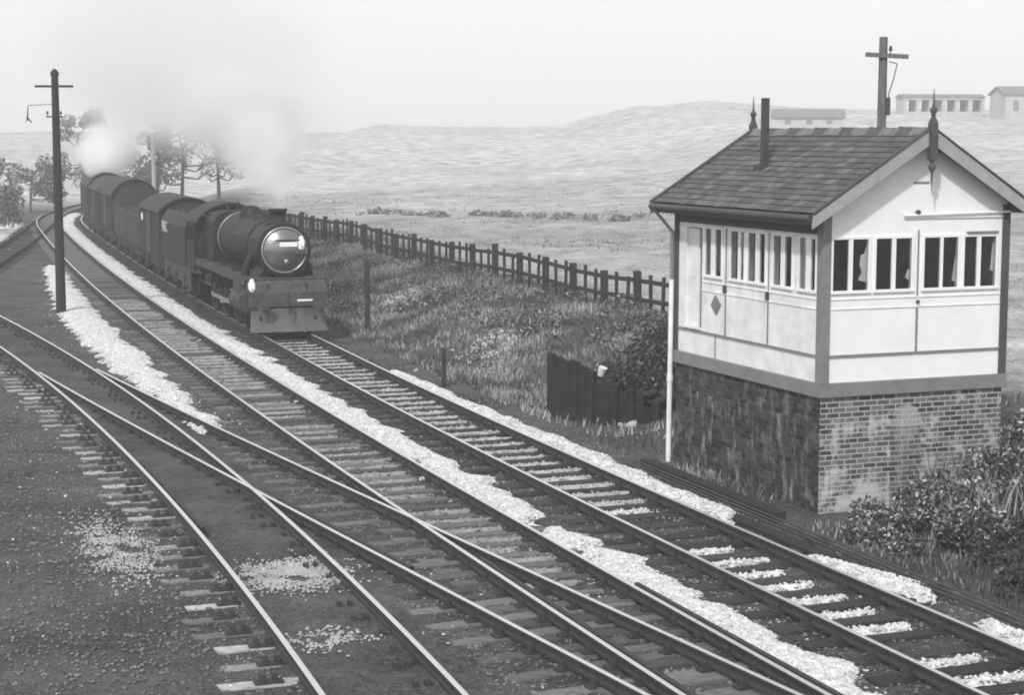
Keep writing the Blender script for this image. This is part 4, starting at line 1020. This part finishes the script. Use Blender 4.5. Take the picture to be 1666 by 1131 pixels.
v1 = van(21.4, 7.5, 3.62, 'first covered van of the train, next behind the tender, with a plain dark side', M['van'])
b = MB(); b.box(-1.265, -1.25, 5.9, 6.5, 2.45, 2.75); b.build('paper_label', M['lamp_white'], v1)
openw(29.2, 6.4, 'low open wagon between the first van and the arched van')
openw(35.8, 6.4, 'low open wagon coupled in front of the high arched van')
van(43.2, 8.6, 3.9, 'covered van whose high rounded roof end stands out above the low wagons', M['van'])
van(52.6, 8.4, 3.75, 'covered van following the high arched van on the bend', M['van'])
van(61.8, 8.4, 3.9, 'last visible dark van at the tail of the train under the white steam', M['van'])

# ------------------------------------------------------------------ vegetation
def leaf_cloud(n, centre_fn, size, up=.3):
    """n rhombic leaves; centre_fn(n)->(n,3)"""
    C = centre_fn(n); s = size * rng.uniform(.5, 1.4, n)
    d = rng.normal(0, 1, (n, 3)); d /= np.linalg.norm(d, axis=1)[:, None]
    q = rng.normal(0, 1, (n, 3)) + np.array([0, 0, up]); e = np.cross(d, q); e /= np.linalg.norm(e, axis=1)[:, None] + 1e-9
    V = np.stack([C - d * s[:, None], C + e * s[:, None] * .45, C + d * s[:, None], C - e * s[:, None] * .45], 1).reshape(-1, 3)
    F = np.arange(n * 4).reshape(n, 4)
    return V, F
def clumps(cs):
    """cs: list of (centre, radii); samples points mostly near each clump's shell"""
    wts = np.array([r[0] * r[1] + r[0] * r[2] for c, r in cs]); wts = wts / wts.sum()
    def fn(n):
        k = rng.choice(len(cs), n, p=wts); d = rng.normal(0, 1, (n, 3)); d /= np.linalg.norm(d, axis=1)[:, None]
        r = rng.uniform(.35, 1.08, n)**.6
        c = np.array([cs[i][0] for i in k]); rr = np.array([cs[i][1] for i in k])
        return c + d * rr * r[:, None]
    return fn
def bush(name, label, cs, n, size, mats, mix, ground_fn=True, cat='bush'):
    x0, y0 = cs[0][0][0], cs[0][0][1]; root = empty(name, (x0, y0, gz(x0, y0)), 0, label, cat)
    V, F = leaf_cloud(n, clumps(cs), size); V = V - np.array([x0, y0, gz(x0, y0)])
    keep = V[:, 2].reshape(-1, 4).max(1) > -.5; F = F[keep]
    np_mesh('foliage', V, F, mats, rng.choice(len(mats), len(F), p=mix), root)
    b = MB(); fr = random.Random(n)
    for c, r in cs[:40]:
        for k in range(2):
            b.tube((fr.uniform(-.3, .3), fr.uniform(-.3, .3), -.2), (c[0] - x0 + fr.uniform(-.3, .3) * r[0], c[1] - y0, c[2] - gz(x0, y0) + fr.uniform(-.2, .6) * r[2]), .022, .008, n=5)
    b.build('stems', M['bark'], root); return root
fr = random.Random(21)
def mound(x0, x1, y0, y1, h0, h1, k, r):
    out = []
    for i in range(k):
        x = fr.uniform(x0, x1); y = fr.uniform(y0, y1); t = (x - x0) / (x1 - x0); h = h0 + (h1 - h0) * t; rr = r * fr.uniform(.6, 1.2)
        out.append(((x, y, gz(x, y) + h * fr.uniform(.15, 1.0)), (rr, rr, rr * .8)))
    return out
LV = [M['leaf_a'], M['leaf_b'], M['leaf_c']]
# places in front of the gable: box corner at (5.19, 29.98), gable runs towards (8.6, 31.4)
bush('bramble_bush', 'tall bramble bush with many pale leaves against the brick gable of the signal box', mound(6.7, 9.6, 28.6, 30.4, .3, 2.2, 60, .34), 15000, .05, LV, [.45, .29, .26])
bush('bramble_bush', 'low dense bramble bush with pale flecks at the foot of the box corner', mound(5.4, 7.6, 26.6, 28.9, .25, .75, 40, .3), 11000, .042, LV, [.45, .33, .22])
bush('bramble_bush', 'dark bramble thicket at the right edge of the photo, in front of the bushes', mound(7.0, 9.6, 23.5, 27.6, .35, 1.0, 60, .38), 15000, .05, [M['leaf_a'], M['leaf_b']], [.88, .12])  # mostly dark leaves
bush('bramble_bush', 'dark leafy scrub in the hollow between the sleeper bunker and the downpipe', mound(1.5, 4.6, 39.9, 42.8, .5, 1.5, 60, .45), 13000, .06, [M['leaf_a'], M['leaf_b']], [.75, .25])
# grass of the bank
def grass(name, n, x_fn, hmin, hmax, label, mix, wd=.02):
    xy = x_fn(n); n = len(xy); zz = np.array([gz(a, c) for a, c in xy])
    h = rng.uniform(hmin, hmax, n); az = rng.uniform(0, 6.28, n); le = rng.uniform(.1, .6, n) * h; a2 = rng.uniform(0, 6.28, n)
    B = np.c_[xy, zz - .02]; dx = np.stack([np.cos(az), np.sin(az), np.zeros(n)], 1) * wd
    tip = B + np.stack([np.cos(a2) * le, np.sin(a2) * le, h], 1); mid = (B + tip) / 2 + np.array([0, 0, .1]) * h[:, None]
    V = np.stack([B - dx, B + dx, mid + dx * .7, tip, mid - dx * .7], 1).reshape(-1, 3); k = np.arange(n)[:, None] * 5
    F = np.vstack([k + np.array([[0, 1, 2]]), k + np.array([[0, 2, 4]]), k + np.array([[4, 2, 3]])])
    # tone in patches
    pn = vnoise(xy[:, 0], xy[:, 1], .45, 6.6) + vnoise(xy[:, 0], xy[:, 1], 1.6, 1.6) * .5
    r = rng.uniform(0, 1, n) - pn * .9; mi = np.where(r < mix[0], 2, np.where(r < mix[1], 1, 0)); mi = np.concatenate([mi, mi, mi])
    return tag(np_mesh(name, V, F, [M['grass_a'], M['grass_b'], M['grass_c']], mi), label, 'grass', kind='stuff')
def bank_xy(n, s0, s1, y0, y1):
    y = y0 * (y1 / y0)**rng.uniform(0, 1, n); s = rng.uniform(s0, s1, n); x = np.interp(y, _tab[:, 0], _tab[:, 1]) + (s + .75) / .935
    k = ~((x > 4.6) & (y < 37) & (y > 29)) & ~((y < 40.2) & (y > 34) & (s < 4.2) & (rng.uniform(0, 1, n) < .8)); nn = vnoise(x, y, .8, 4.4); k &= nn > rng.uniform(-.75, .1, n)
    return np.stack([x, y], 1)[k]
grass('grass', 90000, lambda n: bank_xy(n, 1.45, 10.4, 31, 95), .07, .26, 'rough grass in pale and dark tufts covering the bank below the fence', (.2, .6), .02)
grass('grass', 26000, lambda n: bank_xy(n, 1.5, 7.5, 18.5, 29), .06, .22, 'dark rough grass between the bramble bushes and the ballast at the bottom right', (.05, .3), .012)
def wall_xy(n):
    return np.stack([rng.uniform(6.9, 10.0, n), rng.uniform(27.6, 30.6, n)], 1)
grass('weeds', 1100, wall_xy, .35, 1.25, 'tall pale straggly weeds growing through the brambles by the brick gable', (.5, .85), .013)
def left_xy(n):
    y = 16 * (80 / 16)**rng.uniform(0, 1, n); s = rng.uniform(1.2, 16, n); x = np.minimum(c1(y), c2(y) - 3.0) - s
    nn = vnoise(x, y, .5, 9.9); k = nn > rng.uniform(-.1, .7, n); return np.stack([x, y], 1)[k]
grass('grass', 9000, left_xy, .03, .12, 'thin weeds scattered over the dark ash ground on the left', (.08, .4), .012)
cs = []
for i in range(70):
    y_ = fr.uniform(38, 82); s_2 = fr.uniform(3.2, 9.2); x_ = float(np.interp(y_, _tab[:, 0], _tab[:, 1])) + (s_2 + .75) / .935; q = fr.uniform(.18, .55)
    if x_ > 4.2 and y_ < 40: continue
    cs.append(((x_, y_, gz(x_, y_) + q * .25), (q * 1.3, q * 1.3, q * .75)))
V, F = leaf_cloud(13000, clumps(cs), .06)
tag(np_mesh('scrub', V, F, [M['leaf_a'], M['leaf_b'], M['grass_c']], rng.choice(3, len(F), p=[.5, .35, .15])), 'clumps of low dark scrub and dead bracken dotted over the grass bank', 'scrub', kind='stuff')
def fld(n):
    y = 62 * (170 / 62)**rng.uniform(0, 1, n); s = rng.uniform(11, 70, n); x = np.interp(y, _tab[:, 0], _tab[:, 1]) + s / .935
    nn = vnoise(x * .4, y, .12, 7.1); k = nn > rng.uniform(0, .6, n); return np.stack([x, y], 1)[k]
grass('grass', 26000, fld, .08, .22, 'tussocky rough pasture between the fence and the hillside', (.5, .95), .04)
def scrub_line(label, x0, y0, x1, y1, n, k, r, size):
    cs = []
    for i in range(k):
        t = fr.random(); x = x0 + (x1 - x0) * t; y = y0 + (y1 - y0) * t + fr.uniform(-1.5, 1.5); q = r * fr.uniform(.5, 1.2); cs.append(((x, y, gz(x, y) + q * .4), (q * 1.8, q, q * .7)))
    V, F = leaf_cloud(n, clumps(cs), size)
    tag(np_mesh('hedge', V, F, HM, rng.choice(2, len(F))), label, 'hedge')
HM = [mat('hedge_dry', .16, .9, .3, 1), mat('hedge_pale', .24, .9, .3, 1)]
scrub_line('straggling dark hedge across the field above the middle of the fence', -12, 128, 7, 112, 1500, 26, .34, .15)
scrub_line('low dark hedge in the field just left of the signal box roof', 6, 113, 22, 116, 1000, 14, .3, .15)

def tree(label, x, y, h, cr, n, leaf, mats, mix, bare=.0, seed=0):
    fr = random.Random(seed); z = gz(x, y); root = empty('tree', (x, y, z), 0, label, 'tree')
    b = MB(); r0 = h * .022 + .05
    pts = [(0, 0, -.5), (fr.uniform(-.1, .1), 0, h * .3), (fr.uniform(-.3, .3), fr.uniform(-.3, .3), h * .62), (fr.uniform(-.4, .4), fr.uniform(-.4, .4), h * .95)]
    for i in range(3): b.tube(pts[i], pts[i + 1], r0 * (1 - i * .3), r0 * (1 - (i + 1) * .3), n=8)
    cs = []
    for k in range(18):
        t = fr.uniform(.28, .95); st = Vector((0, 0, h * t)); az = fr.uniform(0, 6.28); ln = cr * (1.05 - abs(t - .5) * .9) * fr.uniform(.55, 1.1)
        en = st + Vector((math.cos(az) * ln, math.sin(az) * ln, h * fr.uniform(.04, .22))); mid = (st + en) / 2 + Vector((0, 0, -.08 * h))
        b.tube(st, mid, r0 * .4, r0 * .25, n=5); b.tube(mid, en, r0 * .25, r0 * .08, n=5)
        for q in range(3): e2 = en + Vector((fr.uniform(-1, 1), fr.uniform(-1, 1), fr.uniform(-.2, .8))) * cr * .3; b.tube(mid, e2, r0 * .12, r0 * .04, n=4)
        if fr.random() > bare: q = cr * fr.uniform(.22, .42); cs.append(((en.x, en.y, en.z), (q, q, q * .75)))
    b.build('trunk', M['bark'], root)
    V, F = leaf_cloud(n, clumps(cs), leaf); np_mesh('crown', V, F, mats, rng.choice(len(mats), len(F), p=mix), root); return root
TT = [M['tree_a'], M['tree_b']]
tree('bushy dark tree at the far left edge of the photo beyond the far siding', -38.6, 132, 3.9, 3.2, 3800, .16, TT, [.6, .4], 0, 1)
tree('rounded tree just left of the telegraph pole in the distance', -40.6, 152, 4.0, 3.0, 3000, .17, TT, [.6, .4], 0, 2)
tree('taller hazy tree right of the telegraph pole above the end of the train', -45.5, 192, 7.4, 2.6, 2600, .2, TT, [.6, .4], 0, 3)
tree('low spreading tree seen between the white steam and the slim white post', -34.5, 160, 5.0, 3.6, 3600, .17, TT, [.7, .3], 0, 4)
tree('upright hazy tree beside the low spreading tree, left of the white post', -31.0, 158, 6.6, 1.7, 1900, .17, TT, [.7, .3], 0, 5)
tree('thin half bare tree with spreading limbs right of the white post', -25.6, 140, 7.0, 3.4, 1200, .14, TT, [.6, .4], .45, 6)
tree('leaning half bare tree standing by itself just above the engine cab', -24.0, 148, 6.2, 2.4, 800, .14, TT, [.6, .4], .55, 7)
tree('broad scrubby tree low at the left edge, closer than the other trees', -34.6, 118, 2.9, 2.6, 2600, .15, TT, [.6, .4], 0, 8)

# ------------------------------------------------------------------ buildings on the hazy hill
def house(x, y, wd, dp, h, rh, rz, label, name='house', chim=True):
    r = empty(name, (x, y, gz(x, y)), rz, label, 'house')
    b = MB(); b.prism([(-dp / 2, -1.0), (dp / 2, -1.0), (dp / 2, h), (0, h + rh), (-dp / 2, h)], -wd / 2, wd / 2, 'X'); b.build('walls', M['house'], r)
    b = MB(); e = .3
    for s_ in (-1, 1): b.prism([(s_ * (dp / 2 + e), h - e * rh / (dp / 2) + .02), (0, h + rh + .02), (0, h + rh + .18), (s_ * (dp / 2 + e), h - e * rh / (dp / 2) + .18)], -wd / 2 - e, wd / 2 + e, 'X')
    ro = b.build('roof', M['house_dark'], r)
    if chim: b = MB(); b.box(wd * .3, wd * .3 + .7, -.35, .35, h + rh * .5, h + rh + 1.0); b.build('chimney', M['house_dark'], ro)
    for k in (-.28, .02, .3):
        b = MB(); b.box(wd * k - .4, wd * k + .4, -dp / 2 - .04, -dp / 2 + .02, h * .3, h * .72); b.build('window', M['house_dark'], r)
    return r
house(73.5, 262, 7.2, 6.0, 3.4, 1.0, R(6), 'tall square house with a shallow roof on the hazy skyline at the right edge')
b = MB()
rw = empty('field_building', (63.5, 270, gz(63.5, 270)), R(4), 'long low ruined shed with a row of openings left of the skyline house', 'shed')
b.box(-6, 6, -2, 2, -1, .5); 
for k in range(7): b.box(-6 + k * 1.95, -5.5 + k * 1.95, -2, 2, .5, 2.2)
b.box(-6, 6.2, -2.1, 2.1, 2.2, 2.6); b.build('walls', M['house'], rw)
b = MB(); b.prism([(-2.3, 2.61), (2.3, 2.61), (0, 3.1)], -6.2, 6.4, 'X'); b.build('roof', M['house_dark'], rw)
house(38.5, 236, 9.0, 4.5, 1.3, .9, R(-10), 'long low barn in the haze behind the ridge of the signal box roof', 'barn', False)

# ------------------------------------------------------------------ steam and haze
def steam(name, blobs, dens, label, nscale=.5, thr=(.38, .62), floor=.06):
    P = np.array([np.r_[c, r] for c, r in blobs]); lo = (P[:, :3] - P[:, 3:]).min(0); hi = (P[:, :3] + P[:, 3:]).max(0)
    b = MB()
    for c, r in blobs:
        bm = bmesh.new(); bmesh.ops.create_icosphere(bm, subdivisions=3, radius=1)
        vs = [(c[0] + v.co.x * r[0], c[1] + v.co.y * r[1], c[2] + v.co.z * r[2]) for v in bm.verts]; b.add(vs, [tuple(v.index for v in f.verts) for f in bm.faces]); bm.free()
    m = bpy.data.materials.new(name); m.use_nodes = True; n = m.node_tree.nodes; l = m.node_tree.links; n.remove(n['Principled BSDF'])
    pv = n.new('ShaderNodeVolumePrincipled'); pv.inputs['Color'].default_value = (1, 1, 1, 1)
    tc = n.new('ShaderNodeTexCoord'); acc = None
    for c, r in blobs:                                  # each puff thins out towards its rim
        a = n.new('ShaderNodeVectorMath'); a.operation = 'SUBTRACT'; a.inputs[1].default_value = c; l.new(tc.outputs['Object'], a.inputs[0])
        d = n.new('ShaderNodeVectorMath'); d.operation = 'DIVIDE'; d.inputs[1].default_value = r; l.new(a.outputs[0], d.inputs[0])
        e = n.new('ShaderNodeVectorMath'); e.operation = 'LENGTH'; l.new(d.outputs[0], e.inputs[0])
        f = n.new('ShaderNodeMapRange'); f.interpolation_type = 'SMOOTHSTEP'; f.inputs['From Min'].default_value = 1.0; f.inputs['From Max'].default_value = .1; l.new(e.outputs['Value'], f.inputs[0])
        if acc is None: acc = f.outputs[0]
        else:
            g = n.new('ShaderNodeMath'); g.operation = 'MAXIMUM'; l.new(acc, g.inputs[0]); l.new(f.outputs[0], g.inputs[1]); acc = g.outputs[0]
    nz = n.new('ShaderNodeTexNoise'); nz.inputs['Scale'].default_value = nscale; nz.inputs['Detail'].default_value = 4; l.new(tc.outputs['Object'], nz.inputs['Vector'])
    mr = n.new('ShaderNodeMapRange'); mr.inputs['From Min'].default_value = thr[0]; mr.inputs['From Max'].default_value = thr[1]; mr.inputs['To Min'].default_value = dens * floor; mr.inputs['To Max'].default_value = dens; l.new(nz.outputs[0], mr.inputs[0])
    mu = n.new('ShaderNodeMath'); mu.operation = 'MULTIPLY'; l.new(acc, mu.inputs[0]); l.new(mr.outputs[0], mu.inputs[1])
    l.new(mu.outputs[0], pv.inputs['Density']); l.new(pv.outputs[0], n['Material Output'].inputs['Volume'])
    o = b.build(name, m)
    rm = o.modifiers.new('union', 'REMESH'); rm.mode = 'VOXEL'; rm.voxel_size = .3
    return tag(o, label, 'steam', kind='stuff')
def trk(s, dx=0, dz=0): x, y = on_track(s); return (float(x) + dx, float(y), dz)
fr = random.Random(12)
pl = []
for k in range(9):                                   # the fresh exhaust close behind the chimney
    t = k / 8; s = 2.1 + t * 16; c = trk(s, .2 + t * 1.6 + fr.uniform(-.3, .3) * t, 4.25 + 2.6 * t**.8 + fr.uniform(-.3, .3) * t); r = .45 + 2.4 * t**.8
    pl.append((c, (r, r * 1.5, r * .85)))
for k in range(3): pl.append((trk(2.0 + k * .5, .05 + k * .1, 4.05 + k * .28), (.34 + k * .14, .4 + k * .2, .34 + k * .12)))
steam('engine_steam', pl, 1.1, 'fresh white steam streaming back from the engine chimney', .6, (.42, .6))
pl = []
for k in range(14):                                  # older steam, spread thin
    t = k / 13; s = 12 + t * 58; c = trk(s, 1.0 + t * 2.5 + fr.uniform(-1.5, 1.5), 8.2 + 3.5 * t + fr.uniform(-1, 1.6)); r = 4.2 + 3.6 * t
    pl.append((c, (r * 1.1, r * 1.6, r * .8)))
steam('drifting_steam', pl, .22, 'thin wide veil of old steam spreading over the train and the sky at upper left', .28, (.35, .65))
pl = []
for k in range(6):
    t = k / 5; c = trk(64 + t * 7, -.3 + t * 1.0 , 4.3 + t * 1.1); r = 1.3 + 1.3 * t; pl.append((c, (r, r * 1.3, r * .85)))
steam('tail_steam', pl, 2.4, 'dense bright white puff of steam above the tail of the train', 1.1, (.35, .5))
if HAZE > 0:
    b = MB(); b.box(-1000, 1000, -200, 1050, -3, 32)
    hz = b.build('haze', (), recalc=True); m = bpy.data.materials.new('haze'); m.use_nodes = True; n = m.node_tree.nodes; n.remove(n['Principled BSDF'])
    pv = n.new('ShaderNodeVolumePrincipled'); pv.inputs['Color'].default_value = (.97, .97, .97, 1); pv.inputs['Density'].default_value = HAZE
    m.node_tree.links.new(pv.outputs[0], n['Material Output'].inputs['Volume']); hz.data.materials.append(m); tag(hz, kind='stuff')

# repeats of one kind share a group
GROUPS = {'railway track': 'railway tracks of the line and its sidings', 'tree': 'trees in the distance beyond the train', 'bush': 'bramble bushes around the signal box',
          'telegraph pole': 'telegraph poles beside the line', 'house': 'buildings on the hazy hill'}
for o in list(col.objects):
    if o.parent is None and o.get('category') in GROUPS: o['group'] = GROUPS[o['category']]
for o in list(col.objects):
    if o.parent is None and o.name.startswith('timber_post'): o['group'] = 'dark timber posts on the grass bank'
